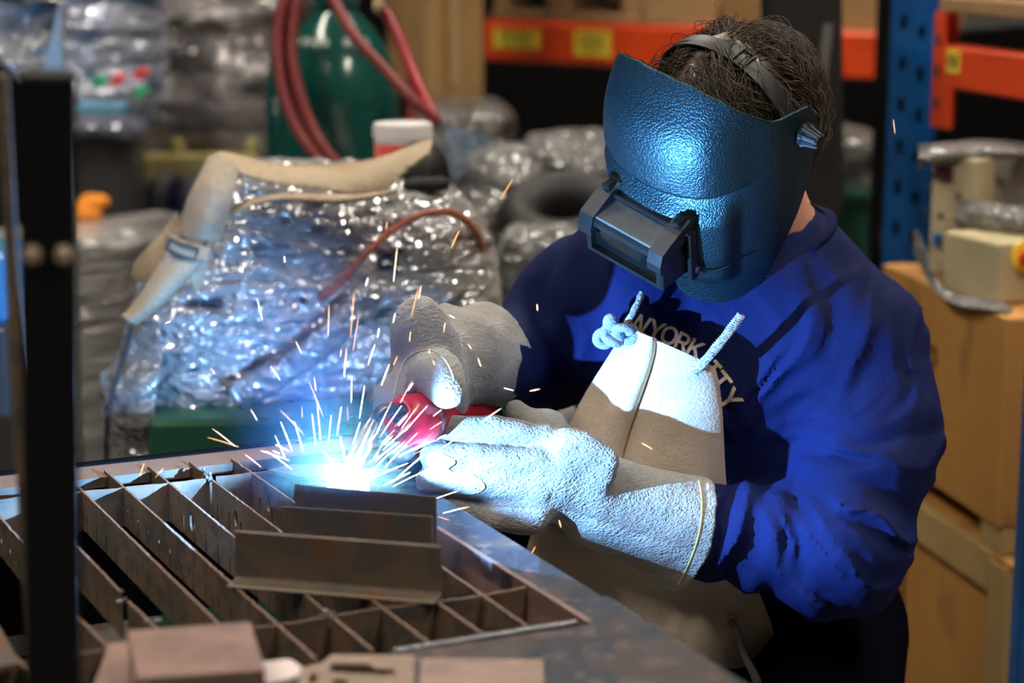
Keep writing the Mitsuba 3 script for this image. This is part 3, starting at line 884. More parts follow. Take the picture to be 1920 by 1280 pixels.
# ------------------------------------------------------------------ welding helmet
mat('helmet_arc_tint', (.0025, .0065, .0085), rough=.43, spec=.9, spec_tint=.75,  # blue of the arc light partly put into the teal base and specular tint
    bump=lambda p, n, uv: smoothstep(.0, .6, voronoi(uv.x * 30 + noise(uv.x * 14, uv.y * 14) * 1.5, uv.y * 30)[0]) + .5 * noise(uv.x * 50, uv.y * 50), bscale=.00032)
mat('helmet_parts', (.010, .011, .012), rough=.32, spec=.6)
mat('helmet_grey', lambda p, n, uv: mix((.16, .16, .15), (.10, .10, .095), fbm(p.x * 120, p.y * 120, p.z * 120, 3)), rough=.4, metal=.2)
mat('dark_glass', (.004, .006, .006), rough=.06, spec=.8)
NP, NV = 161, 121
phi = np.radians(np.linspace(-103, 103, NP))[:, None] * np.ones((1, NV))
ap_ = np.abs(np.degrees(phi))
ss = lambda a, b, x: (lambda t: t * t * (3 - 2 * t))(np.clip((x - a) / (b - a), 0, 1))
Utop = np.interp(ap_, [0, 20, 40, 60, 75, 88, 96, 103], [.160, .158, .148, .128, .110, .106, .100, .075])
Utop = Utop - .06 * ss(45, 80, -np.degrees(phi))
Ubot = np.interp(ap_, [0, 25, 45, 60, 75, 88, 96, 103], [-.205, -.203, -.192, -.170, -.130, -.070, -.01, .055])
vv = np.linspace(0, 1, NV)[None, :] * np.ones((NP, 1))
U = Ubot + (Utop - Ubot) * vv
xs = [-.21, -.15, -.10, -.03, .04, .10, .135, .165]
from scipy.interpolate import PchipInterpolator
Wd = PchipInterpolator(xs, [.088, .098, .106, .114, .119, .117, .110, .098])(U)
Dp = PchipInterpolator(xs, [.108, .108, .112, .116, .120, .116, .106, .090])(U)
pw = .82
fx = np.sign(np.cos(phi)) * np.abs(np.cos(phi))**pw * Dp
lx = np.sign(phi) * np.abs(np.sin(phi))**.9 * Wd
# raised brow dome with a sharp lower edge
Ulow = .020 + np.where(phi < 0, .05, .017) * (ap_ / 60)**2.2
bulge = .015 * ss(0, .007, U - Ulow) * ss(66, 30, ap_) * ss(.165, .07, U)
# flat seat for the lens and the raised panel around and below it
seat = .020 * ss(56, 44, ap_) * ss(-.118, -.095, U) * ss(Ulow + .002, Ulow - .042, U)
chin = .010 * ss(-.115, -.13, U) * ss(60, 35, ap_) * 0
fx = fx + bulge * np.cos(phi) + seat * np.cos(phi)
lx = lx + bulge * np.sin(phi) + seat * np.sin(phi) * .5
flat_ = ss(34, 24, ap_) * ss(-.09, -.075, U) * ss(.0, -.01, U)
fx = fx * (1 - flat_) + np.minimum(fx, .136) * flat_
SH = HO + HF * fx[..., None] + HL * lx[..., None] + HU * U[..., None]
hs = solid_sheet(SH, .0035)
hs2 = solid_sheet(SH, -.0035)
cen = Hd(0, 0, 0)
hm_ = hs if np.linalg.norm(hs.vertices[NP * NV:] - cen, axis=1).mean() < np.linalg.norm(hs2.vertices[NP * NV:] - cen, axis=1).mean() else hs2
if hm_.volume < 0:
    hm_.invert()
uvh = np.stack([phi.ravel() * .115, U.ravel()], -1)
uvh = np.vstack([uvh, uvh]) * 12
hel = man + '__welding_helmet'
add(hel, hm_, 'helmet_arc_tint', smooth=True, uv=uvh, label='black pebbled welding helmet shell, blue arc light partly tinted into its plastic')
HMM = HM.copy()


def hbox(sx, sy, sz, bev, c):
    return put(box(sx, sy, sz, bev, c), HM)


hw, hh, f0, f1, ucn = .0605, .0265, .112, .176, -.050
# housing: a hollow rectangular box with a rim, the grey flip plate on top, clips, a hinge rod and the dark glass
outer = box(f1 - f0, 2 * hw, 2 * hh, .0025, ((f0 + f1) / 2, 0, ucn))
m1 = m3.Manifold(m3.Mesh(np.array(outer.vertices, np.float32), np.array(outer.faces, np.uint32)))
inn = m3.Manifold.cube((.03, 2 * (hw - .009), 2 * (hh - .0085)), True).translate((f1 - .015 + .006, 0, ucn - .001))
r1 = m1 - inn
mm = r1.to_mesh()
add(hel + '__lens_housing', put(trimesh.Trimesh(mm.vert_properties[:, :3], mm.tri_verts), HM), 'helmet_parts')
add(hel + '__dark_lens', hbox(.003, 2 * (hw - .009), 2 * (hh - .0085), .0003, (f1 - .010, 0, ucn - .001)), 'dark_glass')
add(hel + '__flip_plate', put(put(box(.047, .092, .004, .0015), frame((f1 - .027, .0, ucn + hh + .0035), (1, 0, -.10), (0, 1, 0))), HM), 'helmet_grey', label='worn grey metal flip plate')
add(hel + '__mount', cat_([hbox(.012, 2 * hw + .016, .006, .002, (.134, 0, ucn + hh + .012)), hbox(.014, .006, 2 * hh + .02, .002, (.130, hw + .006, ucn + .002)), hbox(.014, .006, 2 * hh + .02, .002, (.130, -hw - .006, ucn + .002)), hbox(.012, 2 * hw + .016, .005, .002, (.124, 0, ucn - hh - .005))]), 'helmet_parts')
for s in (-1, 1):
    y = s * (hw - .006)
    prof = shapely.Polygon([(.118, -.002), (.118, .020), (.128, .024), (.150, .016), (.176, .004), (.181, -.010), (.181, -.020), (.176, -.024), (.172, -.004), (.140, .002)])
    cl = trimesh.creation.extrude_polygon(prof.buffer(.0012), .021, engine='earcut')
    M = frame((0, y + .0105, ucn + hh), (1, 0, 0), (0, 0, 1))
    add(hel + '__clip', put(put(cl, M), HM), 'helmet_parts')
    add(hel + '__clip_tab', hbox(.018, .012, .006, .002, (.136, y, ucn + hh + .024)), 'helmet_parts')
add(hel + '__hinge_rod', put(put(trimesh.creation.cylinder(.004, 2 * hw - .02, sections=16), frame((.129, 0, ucn + hh + .007), (0, 0, 1), (1, 0, 0))), HM), 'helmet_parts', smooth=40)
sp_ = [Hd(*q) for q in ((.13, hw + .004, ucn - .020), (.122, hw + .010, ucn - .027), (.112, hw + .022, ucn - .026), (.098, hw + .034, ucn - .020))]
add(hel + '__spring', tube(bezier(sp_, 16), np.linspace(.003, .0022, 16), 8, .5), 'helmet_parts', smooth=True)
add(hel + '__screw', put(put(lathe([(0, 0), (.0045, 0), (.0045, .003), (0, .004)], 16), frame((.125, hw + .006, ucn - .022), (1, 0, 0), (0, 0, -1))), HM), 'bright_metal', smooth=40)
# pivot knobs, ribbed cones
for s in (-1, 1):
    g = np.linspace(0, 2 * np.pi, 73)
    rr = [(0, .0135), (.006, .0135), (.009, .0115), (.024, .0085), (.026, .007), (.026, .0)]
    V, Fc = [], []
    for z, r in rr:
        k = 1 + (.09 * np.sign(np.sin(g[:-1] * 9)) if 0 < z < .026 and r > 0 else 0 * g[:-1])
        V.append(np.stack([r * k * np.cos(g[:-1]), r * k * np.sin(g[:-1]), np.full(72, z)], 1))
    V = np.vstack(V)
    kn_ = trimesh.Trimesh(V, grid_faces(len(rr), 72), process=False)
    i = np.arange(len(rr) - 1)
    wrapf = np.vstack([np.stack([i * 72 + 71, i * 72, (i + 1) * 72], 1), np.stack([i * 72 + 71, (i + 1) * 72, (i + 1) * 72 + 71], 1)])
    kn_ = trimesh.Trimesh(V, np.vstack([kn_.faces, wrapf]), process=False)
    kn_ = put(put(kn_, frame((-.006, s * .117, .070 if s > 0 else .012), (1, 0, 0), (0, 0, -s))), HM)
    kn_.fix_normals()
    add(hel + '__knob', kn_, 'black_rubber')
# headband over the crown, with its holes and buckle, and the ring band round the head
th = np.radians(np.linspace(-95, 88, 90))
bc = np.stack([-.017 + .012 * np.cos(th), np.sin(th) * .100, .040 + np.cos(th) * .097], -1)
rad = np.stack([0 * th, np.sin(th), np.cos(th)], -1)
tang = np.gradient(bc, axis=0)
tang /= np.linalg.norm(tang, axis=1, keepdims=True)
wid = np.cross(tang, rad)
wid /= np.linalg.norm(wid, axis=1, keepdims=True)
SB = np.stack([bc + wid * w + rad * (.0008 * (1 - abs(w) / .0112)) for w in np.linspace(-.0112, .0112, 9)], 1)
SBw = HO + SB[..., :1] * HF + SB[..., 1:2] * HL + SB[..., 2:] * HU
bd = solid_sheet(SBw, .0022)
if bd.volume < 0:
    bd.invert()
mat('band_plastic', (.026, .026, .028), rough=.45, spec=.4)
add(hel + '__headband', bd, 'band_plastic', smooth=50)
hol = []
for i in (22, 27, 32, 37, 42, 47, 66, 72, 78):
    c = HO + bc[i] @ np.stack([HF, HL, HU]) + (rad[i] @ np.stack([HF, HL, HU])) * .0007
    w3 = wid[i] @ np.stack([HF, HL, HU])
    t3 = tang[i] @ np.stack([HF, HL, HU])
    hol.append(put(trimesh.creation.cylinder(.0021, .0012, sections=14), frame(c, t3, w3)))
add(hel + '__headband_holes', cat_(hol), 'black_rubber')
i = 55
M = frame(HO + (bc[i] + rad[i] * .003) @ np.stack([HF, HL, HU]), tang[i] @ np.stack([HF, HL, HU]), wid[i] @ np.stack([HF, HL, HU]))
add(hel + '__buckle', put(cat_([box(.004, .027, .004, .001, (-.009, 0, 0)), box(.004, .027, .004, .001, (.007, 0, 0)), box(.020, .003, .004, .001, (0, .0125, 0)), box(.020, .003, .004, .001, (0, -.0125, 0)), box(.003, .02, .003, .001, (0, 0, .001))]), M), 'helmet_parts')

add(hel + '__cord', tube(bezier([P(1488, 372, 2.44), P(1515, 380, 2.47), P(1548, 402, 2.50), P(1572, 430, 2.52), P(1584, 458, 2.54), P(1590, 475, 2.56)], 24), .0016, 8), 'black_rubber', smooth=True)
# ------------------------------------------------------------------ hair
mat('hair', lambda p, n, uv: mix((.022, .015, .012), (.075, .052, .038), noise(p.x * 300, p.y * 300, p.z * 60)), rough=.33, spec=.7)
hr = np.random.default_rng(11)
hcap = Field(skc - .17, skc + .17, .004)
hcap.ell(Hd(-.018, 0, .025), [HF, HL, HU], (.112, .088, .108), .02)
hcap.half(Hd(.106, 0, .04), HF * .9 - HU * .45)
hcap.half(Hd(-.02, 0, -.035), -HU)
hcap.displace(lambda p: .010 * (vfbm(p * 34, 3, 3) - .5))
strands = []
zc = np.array([-.018, 0, .025])
hpts, hfac, base = [], [], 0
for _ in range(9000):
    d = hr.normal(size=3)
    d /= np.linalg.norm(d)
    if d[2] < -.25 or (d[0] > .92 and d[2] < .35):
        continue
    root = zc + d * [.110, .086, .106]
    n_ = nrm(d / [.110, .086, .106])
    fl_ = np.array([.55, 0, -.2]) * (d[0] > -.1) + np.array([-.4, 0, -.8]) * (d[0] <= -.1) + np.array([0, .9 * np.sign(d[1] + .25), -.2])
    sw = np.array([vnoise(d * 2.6, 1), vnoise(d * 2.6, 2), vnoise(d * 2.6, 3)]) - .5
    fl_ = fl_ + sw * 2.6 + hr.normal(0, .25, 3)
    fl_ = nrm(fl_ - n_ * (fl_ @ n_))
    Ls = hr.uniform(.03, .075)
    tt = np.linspace(0, 1, 7)[:, None]
    cw = np.cross(n_, fl_)
    wv = hr.uniform(.002, .007) * np.sin(tt * hr.uniform(3, 7) + hr.uniform(0, 6))
    lift = hr.uniform(.004, .011)*(1+1.0*(d[0]<-.15)) if hr.random() < .93 else hr.uniform(.012, .028)
    pts = root + fl_ * Ls * tt + n_ * (lift * np.sin(tt * 2.4) - Ls**2 * tt**2 * 4.2) + cw * wv
    pw_ = HO + pts @ np.stack([HF, HL, HU])
    r_ = np.linspace(.00075, .0003, 7)
    t_ = np.gradient(pw_, axis=0)
    t_ /= np.linalg.norm(t_, axis=1, keepdims=True)
    a_ = np.cross(t_, HU + .01)
    a_ /= np.linalg.norm(a_, axis=1, keepdims=True) + 1e-9
    b_ = np.cross(t_, a_)
    ring_ = np.stack([pw_ + r_[:, None] * (math.cos(g) * a_ + math.sin(g) * b_) for g in (0, 2.1, 4.2)], 1)
    hpts.append(ring_.reshape(-1, 3))
    i_, j_ = np.meshgrid(np.arange(6), np.arange(3), indexing='ij')
    q = np.stack([i_ * 3 + j_, i_ * 3 + (j_ + 1) % 3, (i_ + 1) * 3 + (j_ + 1) % 3, (i_ + 1) * 3 + j_], -1).reshape(-1, 4)
    hfac.append(np.vstack([q[:, [0, 1, 2]], q[:, [0, 2, 3]]]) + base)
    base += 21
hst = trimesh.Trimesh(np.vstack(hpts), np.vstack(hfac), process=False)
add(man + '__hair', cat_([taubin(hcap.mesh(), 3), hst]), 'hair', smooth=True, label='short wavy dark brown hair')

# ------------------------------------------------------------------ sparks
mat('spark_glow', (.8, .4, .2), rough=.5)
SPK = [((745, 463), (738, 528)), ((664, 548), (657, 632)), ((673, 590), (662, 658)), ((785, 538), (771, 594)), ((790, 535), (785, 560)), ((861, 432), (846, 465)), ((962, 335), (940, 372)),
       ((741, 587), (737, 605)), ((711, 615), (708, 632)), ((617, 572), (615, 630)), ((650, 652), (645, 705)), ((703, 645), (690, 684)), ((745, 668), (738, 684)), ((730, 683), (715, 722)), ((589, 706), (592, 732)),
       ((774, 712), (750, 756)), ((896, 670), (902, 687)), ((945, 727), (963, 732)), ((993, 733), (1013, 729)), ((1007, 570), (1008, 582)), ((842, 590), (853, 596)), ((878, 397), (877, 404)), ((1675, 224), (1678, 250)),
       ((1203, 830), (1223, 842)), ((1004, 1024), (994, 1044)), ((940, 765), (905, 790)), ((1327, 905), (1327, 918)), ((1048, 975), (1052, 988)), ((835, 604), (832, 623)), ((878, 645), (884, 654)),
       ((804, 655), (806, 662)), ((812, 675), (815, 684)), ((270, 868), (262, 893)), ((307, 877), (291, 895)), ((398, 803), (440, 836)), ((470, 767), (482, 788)), ((566, 762), (567, 782)), ((651, 761), (653, 788)),
       ((500, 845), (548, 880)), ((460, 852), (490, 876)), ((515, 815), (535, 860)), ((526, 790), (548, 846)), ((552, 790), (568, 845)), ((585, 775), (592, 835)), ((594, 748), (601, 825)), ((621, 778), (616, 830)),
       ((640, 762), (632, 815)), ((676, 790), (662, 832)), ((706, 812), (690, 828)), ((735, 752), (706, 812)), ((786, 758), (752, 805)), ((802, 760), (760, 808)), ((768, 772), (740, 800)), ((783, 811), (722, 876)), ((812, 810), (780, 845)),
       ((858, 820), (815, 850)), ((795, 852), (735, 905)), ((887, 845), (820, 877)), ((830, 868), (736, 912)), ((765, 868), (690, 900)), ((770, 885), (720, 910)), ((900, 880), (830, 900)), ((930, 868), (870, 890)),
       ((808, 938), (860, 920)), ((830, 962), (880, 950)), ((728, 816), (700, 860)), ((712, 803), (690, 840)), ((735, 845), (700, 880)), ((820, 968), (842, 975)), ((770, 620), (768, 640)), ((482, 560), (492, 600)), ((533, 480), (534, 492)),
       ((726, 415), (724, 430)), ((555, 640), (565, 662)), ((690, 520), (686, 536)), ((395, 690), (402, 700)), ((320, 602), (310, 606)), ((550, 1228), (547, 1262)), ((750, 835), (738, 850)), ((640, 655), (638, 668))]
srr = np.random.default_rng(21)
ax_, ay_ = 655, 902
for k in range(36):                       # the fan that bursts from the arc
    a = math.radians(srr.choice([srr.uniform(20, 165), srr.uniform(25, 75)], p=[.6, .4]))
    r0 = srr.uniform(10, 150) if srr.random() < .6 else srr.uniform(70, 230)
    L = srr.uniform(14, 75)
    SPK.append(((ax_ + math.cos(a) * (r0 + L), ay_ - math.sin(a) * (r0 + L) ), (ax_ + math.cos(a) * r0, ay_ - math.sin(a) * r0)))
SPK = [s for s in SPK]
cols = {'white': (1.0, .68, .45), 'orange': (1.0, .40, .11)}
for (a, b) in SPK:
    dm = np.hypot(a[0] - ax_, a[1] - ay_)
    dd = 2.13 + srr.normal(0, .02)
    dd2 = dd + srr.normal(0, .008)
    big = dm > 330 or a[1] < 700
    near = dm < 230
    A, B = P(*a, dd2), P(*b, dd)
    if b[1] > 930 and b[0] < 830:
        A, B = P(*a, 1.95), P(*b, 1.95)
    tt = np.linspace(0, 1, 6)[:, None]
    q = A + (B - A) * tt + np.array([0, 0, -1.0]) * (tt * (1 - tt)) * np.linalg.norm(B - A) * -.05
    w = srr.uniform(.00026, .0005) * (1.25 if big else 1.0)
    m = tube(q, w * np.array([.35, .9, 1, 1, .9, .4]), 6)
    hot = cols['white' if near and srr.random() < .8 else 'orange']
    if a[0] > 1600:
        k = thing('spark', 'lone glowing spark in front of the blue rack upright, right of the helmet', 'spark')
    elif near:
        k = thing('spark', 'thin whitish spark streak bursting out right around the welding arc', 'spark', 'sparks bursting around the arc')
    else:
        k = thing('spark', 'thin orange spark streak flying loose, well away from the welding arc', 'spark', 'sparks flying away from the arc')
    scene[k] = ply_(m, 'spark_glow', False, emitter={'type': 'area', 'radiance': rgb(*(np.array(hot) * (1.9 if near else 2.0))), 'sampling_weight': 0.0})

# ------------------------------------------------------------------ background: materials
def ridge(x):
    return 1 - dr.abs(2 * x - 1)


def film_bump(f, sx=1.0, sz=1.0):
    return lambda p, n, uv: ridge(fbm(p.x * f * sx, p.y * f * sx, p.z * f * sz, 3)) * 1.2 + .5 * ridge(noise(p.x * f * 3 * sx + 7, p.y * f * 3 * sx, p.z * f * 3 * sz)) + .25 * noise(p.x * f * 7, p.y * f * 7, p.z * f * 7)


def film(name, dark, light, f=22, sx=1.0, sz=1.0, lo=.45, hi=.8, rough=.17, scale=.010, metal=.3):
    return mat(name, lambda p, n, uv: mix(dark(p) if callable(dark) else dark, light, smoothstep(lo, hi, ridge(fbm(p.x * f * sx, p.y * f * sx, p.z * f * sz, 3))) * .8),
               rough=rough, metal=metal, spec=1.0, bump=film_bump(f, sx, sz), bscale=scale, clearcoat=1.0, clearcoat_gloss=.9)


film('film_bundle', lambda p: mix(mix((.035, .04, .05), (.012, .035, .045), smoothstep(.4, .6, fbm(p.x * 6, p.y * 6, p.z * 9, 3))), (.16, .13, .11), smoothstep(.55, .7, fbm(p.x * 9 + 4, p.y * 9, p.z * 14, 3))),
     (.9, .88, .86), 20, .8, 1.5, lo=.4, hi=.75, metal=.65, rough=.14, scale=.013)
film('film_grey', lambda p: mix((.055, .05, .045), (.10, .09, .08), smoothstep(.35, .65, fbm(p.x * 5, p.y * 5, p.z * 5, 3))), (.16, .155, .15), 14, .7, 1.4)
film('film_dark', lambda p: mix((.018, .017, .016), (.055, .048, .04), smoothstep(.4, .7, fbm(p.x * 5 + 2, p.y * 5, p.z * 7, 4))), (.22, .20, .21), 11, .6, 1.8, .5, .9)
film('film_blue', lambda p: mix((.03, .06, .12), (.05, .10, .17), fbm(p.x * 8, p.y * 8, p.z * 8, 3)), (.40, .42, .52), 12, .6, 1.8, .45, .85)
film('film_clear', (.10, .10, .098), (.26, .26, .26), 18, .8, 1.2)
film('film_stack', lambda p: mix((.11, .105, .10), (.22, .21, .20), fbm(p.x * 3, p.y * 3, p.z * 40, 3)), (.45, .43, .43), 4, .7, 11.0, .45, .85, .16, .016)
scene['m_film_thin'] = {'type': 'bumpmap', 'tex': proc(film_bump(24), eps=3e-4), 'scale': .006, 'bsdf': {'type': 'principledthin', 'base_color': rgb(.80, .80, .80), 'roughness': .16, 'spec_trans': .55, 'diff_trans': .5, 'eta': 1.6}}
mat('green_paint', lambda p, n, uv: mix((.003, .058, .048), (.005, .075, .060), fbm(p.x * 9, p.y * 9, p.z * 9, 3)), rough=.16, spec=.6, clearcoat=.6, clearcoat_gloss=.9)
mat('green_machine', (.012, .075, .045), rough=.35)
mat('hose_red', (.21, .035, .035), rough=.45)
mat('hose_bright', (.33, .008, .02), rough=.3)
mat('white_plastic', (.68, .67, .66), rough=.35)
mat('red_label', lambda p, n, uv: mix((.72, .03, .025), (.75, .26, .2), smoothstep(.52, .62, noise(p.x * 45, p.y * 45, p.z * 220))), rough=.4)
mat('cardboard', mottled((.36, .215, .085), (.30, .175, .066), 5), rough=.8)
mat('pallet_wood', lambda p, n, uv: mix((.48, .30, .15), (.34, .20, .09), fbm(p.x * 5, p.y * 30, p.z * 60, 4)), rough=.75)
mat('ply_wood', lambda p, n, uv: mix(mix((.50, .245, .065), (.39, .185, .045), fbm(p.x * 7, p.y * 7, p.z * 2.2, 4)), (.17, .085, .03), smoothstep(.6, .8, fbm(p.x * 14 + 3, p.y * 14, p.z * 6, 3)) * .7), rough=.65)
mat('pale_wood', lambda p, n, uv: mix((.46, .31, .13), (.36, .23, .09), fbm(p.x * 12, p.y * 12, p.z * 5, 3)), rough=.7)
mat('rack_orange', mottled((.82, .075, .012), (.70, .06, .01), 7), rough=.4)
mat('rack_blue', mottled((.005, .11, .38), (.008, .085, .30), 6), rough=.4)
mat('label_yellow', (.95, .74, .06), rough=.5)
mat('ink', (.02, .02, .02), rough=.6)
mat('black_vinyl', (.007, .007, .007), rough=.55, spec=.3)
mat('grey_metal', (.17, .17, .165), rough=.4, metal=.3)
mat('beige_panel', mottled((.50, .43, .27), (.42, .36, .22), 6), rough=.5)
mat('white_lettering', (.6, .66, .62), rough=.5)
mat('olive_paint', mottled((.42, .37, .15), (.22, .18, .07), 8), rough=.45)
mat('orange_cloth', mottled((.85, .30, .01), (.6, .18, .01), 40), rough=.7)
mat('button_red', (.65, .02, .015), rough=.3)
mat('button_green', (.01, .40, .16), rough=.3)
mat('copper_cable', mottled((.40, .11, .05), (.30, .075, .035), 60), rough=.4)
c_, b_ = suede((.42, .34, .24), (.33, .25, .16), 500)
mat('jacket_leather', c_, rough=.85, spec=.2, bump=b_, bscale=.0008)


def block(A, B, dep, z0, z1, bev=.004):
    """A box whose front runs from plan point A to B, dep metres deep away from the lens."""
    A, B = np.asarray(A, float)[:2], np.asarray(B, float)[:2]
    L = np.linalg.norm(B - A)
    d = (B - A) / L
    n = np.array([-d[1], d[0]])
    if n[1] < 0:
        n = -n
    c = (A + B) / 2 + n * dep / 2
    return put(box(L, dep, z1 - z0, bev), frame((c[0], c[1], (z0 + z1) / 2), (d[0], d[1], 0), (n[0], n[1], 0)))


def hgt(px, py, d):
    return P(px, py, d)[2]


def crumple(m, amp, f, seed=0, aniso=(1, 1, 1)):
    """Pushes the vertices of a closed mesh along their normals by sharp creases."""
    q = m.vertices * np.array(aniso) * f
    r = 1 - np.abs(2 * vfbm(q, 3, seed) - 1)
    r2 = 1 - np.abs(2 * vnoise(q * 2.7, seed + 5) - 1)
    m.vertices = m.vertices + np.array(m.vertex_normals) * ((r - .6) * amp + (r2 - .5) * amp * .45)[:, None]
    return m


def lump(parts, h, amp, f, seed=0, k=.05, aniso=(1, 1, 1)):
    """Rounded boxes and ellipsoids joined softly, as film pulled round them: (centre, half sizes, turn)."""
    lo = np.min([np.array(c) - np.linalg.norm(s) for c, s, _ in parts], 0) - .06
    hi = np.max([np.array(c) + np.linalg.norm(s) for c, s, _ in parts], 0) + .06
    fl_ = Field(lo, hi, h)
    fl_.D[:] = 1.0
    X = [x.astype(np.float32).reshape([-1 if j == i else 1 for i in range(3)]) for j, x in enumerate(fl_.ax)]
    for c, s, deg in parts:
        a = math.radians(deg)
        x, y, z = X[0] - c[0], X[1] - c[1], X[2] - c[2]
        u, v = x * math.cos(a) + y * math.sin(a), y * math.cos(a) - x * math.sin(a)
        r = min(s) * .55
        q = [np.abs(w) - (t - r) for w, t in ((u, s[0]), (v, s[1]), (z, s[2]))]
        d = np.sqrt(sum(np.maximum(t, 0)**2 for t in q)) + np.minimum(np.maximum(np.maximum(q[0], q[1]), q[2]), 0) - r
        hh = np.clip(.5 + .5 * (fl_.D - d) / k, 0, 1)
        fl_.D = fl_.D * (1 - hh) + d * hh - k * hh * (1 - hh)
    return crumple(taubin(fl_.mesh(), 5), amp, f, seed, aniso)


# ------------------------------------------------------------------ wrapped machine behind the table
t = thing('wrapped_machine', 'machine bundled in crinkled clear film on a green base, right behind the table', 'wrapped machine')
zb = hgt(420, 788, 2.92)
c0 = P(600, 640, 3.20)
parts = [(P(590, 640, 3.22), (.215, .17, .165), 12), (P(640, 500, 3.22), (.19, .15, .13), 10), (P(420, 690, 3.15), (.12, .13, .14), 20), (P(760, 640, 3.25), (.13, .15, .19), 0), (P(600, 420, 3.25), (.13, .12, .07), 8)]
bm = lump(parts, .0075, .030, 9, 3, .07, (1, 1, 1.5))
add(t + '__film_wrap', bm, 'film_bundle', smooth=True, label='crinkled clear stretch film')
add(t + '__base', block(P(275, 815, 2.92), P(700, 800, 2.94), .45, .12, zb, .008), 'green_machine')
for x in (300, 690):
    for dy in (.03, .30):
        p = P(x, 815, 2.94)
        add(t + '__foot', box(.08, .06, .12, .006, (p[0] + (.04 if x < 500 else -.04), p[1] + dy, .06)), 'black_rubber')
fs = patch([[P(232, 600, 3.06), P(262, 610, 3.02), P(300, 600, 3.0)], [P(200, 690, 3.04), P(250, 700, 2.98), P(300, 700, 2.97)], [P(186, 720, 3.02), P(240, 760, 2.96), P(290, 780, 2.96)], [P(205, 860, 3.02), P(245, 870, 2.98), P(300, 880, 2.98)], [P(215, 980, 3.02), P(250, 980, 3.0), P(300, 980, 3.0)]], 60, 34)
fs = fs + ((vfbm(fs * 22, 3, 6) - .5) * .03)[..., None] * _fw
mfs = solid_sheet(fs, .0012)
add(t + '__film_flap', mfs if mfs.volume > 0 else (mfs.invert() or mfs), 'film_clear', smooth=True, label='loose film flap hanging at the left side')
add(t + '__cord', tube(bezier([P(245, 610, 2.95), P(225, 690, 2.94), P(206, 760, 2.93), P(199, 850, 2.94), P(200, 960, 2.95)], 30), .0035, 8), 'black_rubber', smooth=True)
t2 = thing('copper_cable', 'orange-brown cable bent over the front of the film-wrapped machine', 'cable')
cb = bezier([P(600, 560, 2.985), P(655, 512, 2.96), P(700, 462, 2.955), P(760, 415, 2.97), P(828, 396, 3.0), P(880, 420, 3.05), P(905, 470, 3.12)], 60)
scene[t2] = ply_(tube(cb, .0055, 10), 'copper_cable', True)
t2 = thing('film_strip', 'bright twisted strip of film stretched aslant over the wrapped machine', 'plastic film')
fs = bezier([P(440, 745, 2.93), P(540, 690, 2.925), P(610, 640, 2.92), P(665, 585, 2.93), P(700, 540, 2.95)], 60)
rr = .012 + .010 * vfbm(fs * 30, 2, 5)
scene[t2] = ply_(crumple(tube(fs, rr, 16, .45, (0, 1, 0)), .010, 50, 4), 'film_clear', True)

# leather jacket thrown over the bundle
jk = thing('leather_jacket', 'tan leather welding jacket thrown over the film-wrapped machine, its strap hanging at left', 'jacket')


def drape(rows, nu, nv, th=.004, amp=.010, seed=1):
    g = patch([[P(*q) for q in r] for r in rows], nu, nv)
    g = g + ((vfbm(g * 16, 3, seed) - .5) * amp * 2)[..., None] * _fw
    m = solid_sheet(g, th)
    if m.volume < 0:
        m.invert()
    return m


add(jk + '__body', drape([[(392, 296, 3.0), (440, 287, 3.02), (520, 308, 3.04), (610, 308, 3.04), (700, 297, 3.02), (770, 272, 3.0), (812, 262, 3.0)],
                          [(420, 305, 2.95), (460, 312, 2.95), (530, 326, 2.95), (620, 328, 2.95), (700, 322, 2.94), (765, 300, 2.94), (806, 278, 2.95)],
                          [(440, 322, 2.93), (480, 333, 2.92), (550, 350, 2.92), (630, 358, 2.92), (700, 362, 2.92), (742, 338, 2.92), (796, 292, 2.93)]], 40, 90), 'jacket_leather', smooth=True)
add(jk + '__lining', drape([[(392, 438, 2.945), (446, 381, 2.935), (525, 361, 2.925), (615, 362, 2.925), (735, 355, 2.925)], [(388, 450, 2.925), (443, 390, 2.915), (522, 369, 2.905), (613, 371, 2.905), (740, 358, 2.905)],
                            [(384, 462, 2.925), (440, 400, 2.905), (520, 378, 2.905), (611, 380, 2.905), (745, 361, 2.915)]], 16, 70, amp=.006), 'jacket_leather', smooth=True)
add(jk + '__sleeve', drape([[(392, 292, 2.96), (420, 293, 2.94), (448, 318, 2.93)], [(368, 335, 2.93), (405, 345, 2.90), (440, 360, 2.90)], [(345, 390, 2.93), (385, 400, 2.88), (428, 408, 2.90)], [(338, 446, 2.93), (375, 450, 2.89), (415, 452, 2.91)]], 50, 24, amp=.012, seed=4), 'jacket_leather', smooth=True)
add(jk + '__strap', drape([[(312, 466, 2.91), (345, 476, 2.89), (380, 482, 2.89)], [(285, 515, 2.90), (320, 520, 2.87), (352, 524, 2.88)], [(255, 560, 2.90), (280, 568, 2.87), (306, 572, 2.88)], [(226, 590, 2.90), (240, 602, 2.88), (256, 610, 2.89)]], 40, 20, amp=.006, seed=7), 'jacket_leather', smooth=True)
add(jk + '__flap', drape([[(330, 395, 3.02), (345, 430, 3.0)], [(290, 450, 3.0), (322, 475, 2.98)], [(255, 490, 3.0), (300, 510, 2.98)], [(252, 530, 3.0), (275, 530, 2.99)]], 40, 16, amp=.006, seed=9), 'jacket_leather', smooth=True)
add(jk + '__cuff_band', drape([[(310, 432, 2.90), (350, 452, 2.89), (395, 462, 2.89)], [(305, 462, 2.90), (345, 478, 2.88), (388, 490, 2.88)]], 10, 30, amp=.006, seed=3), 'jacket_leather', smooth=True)
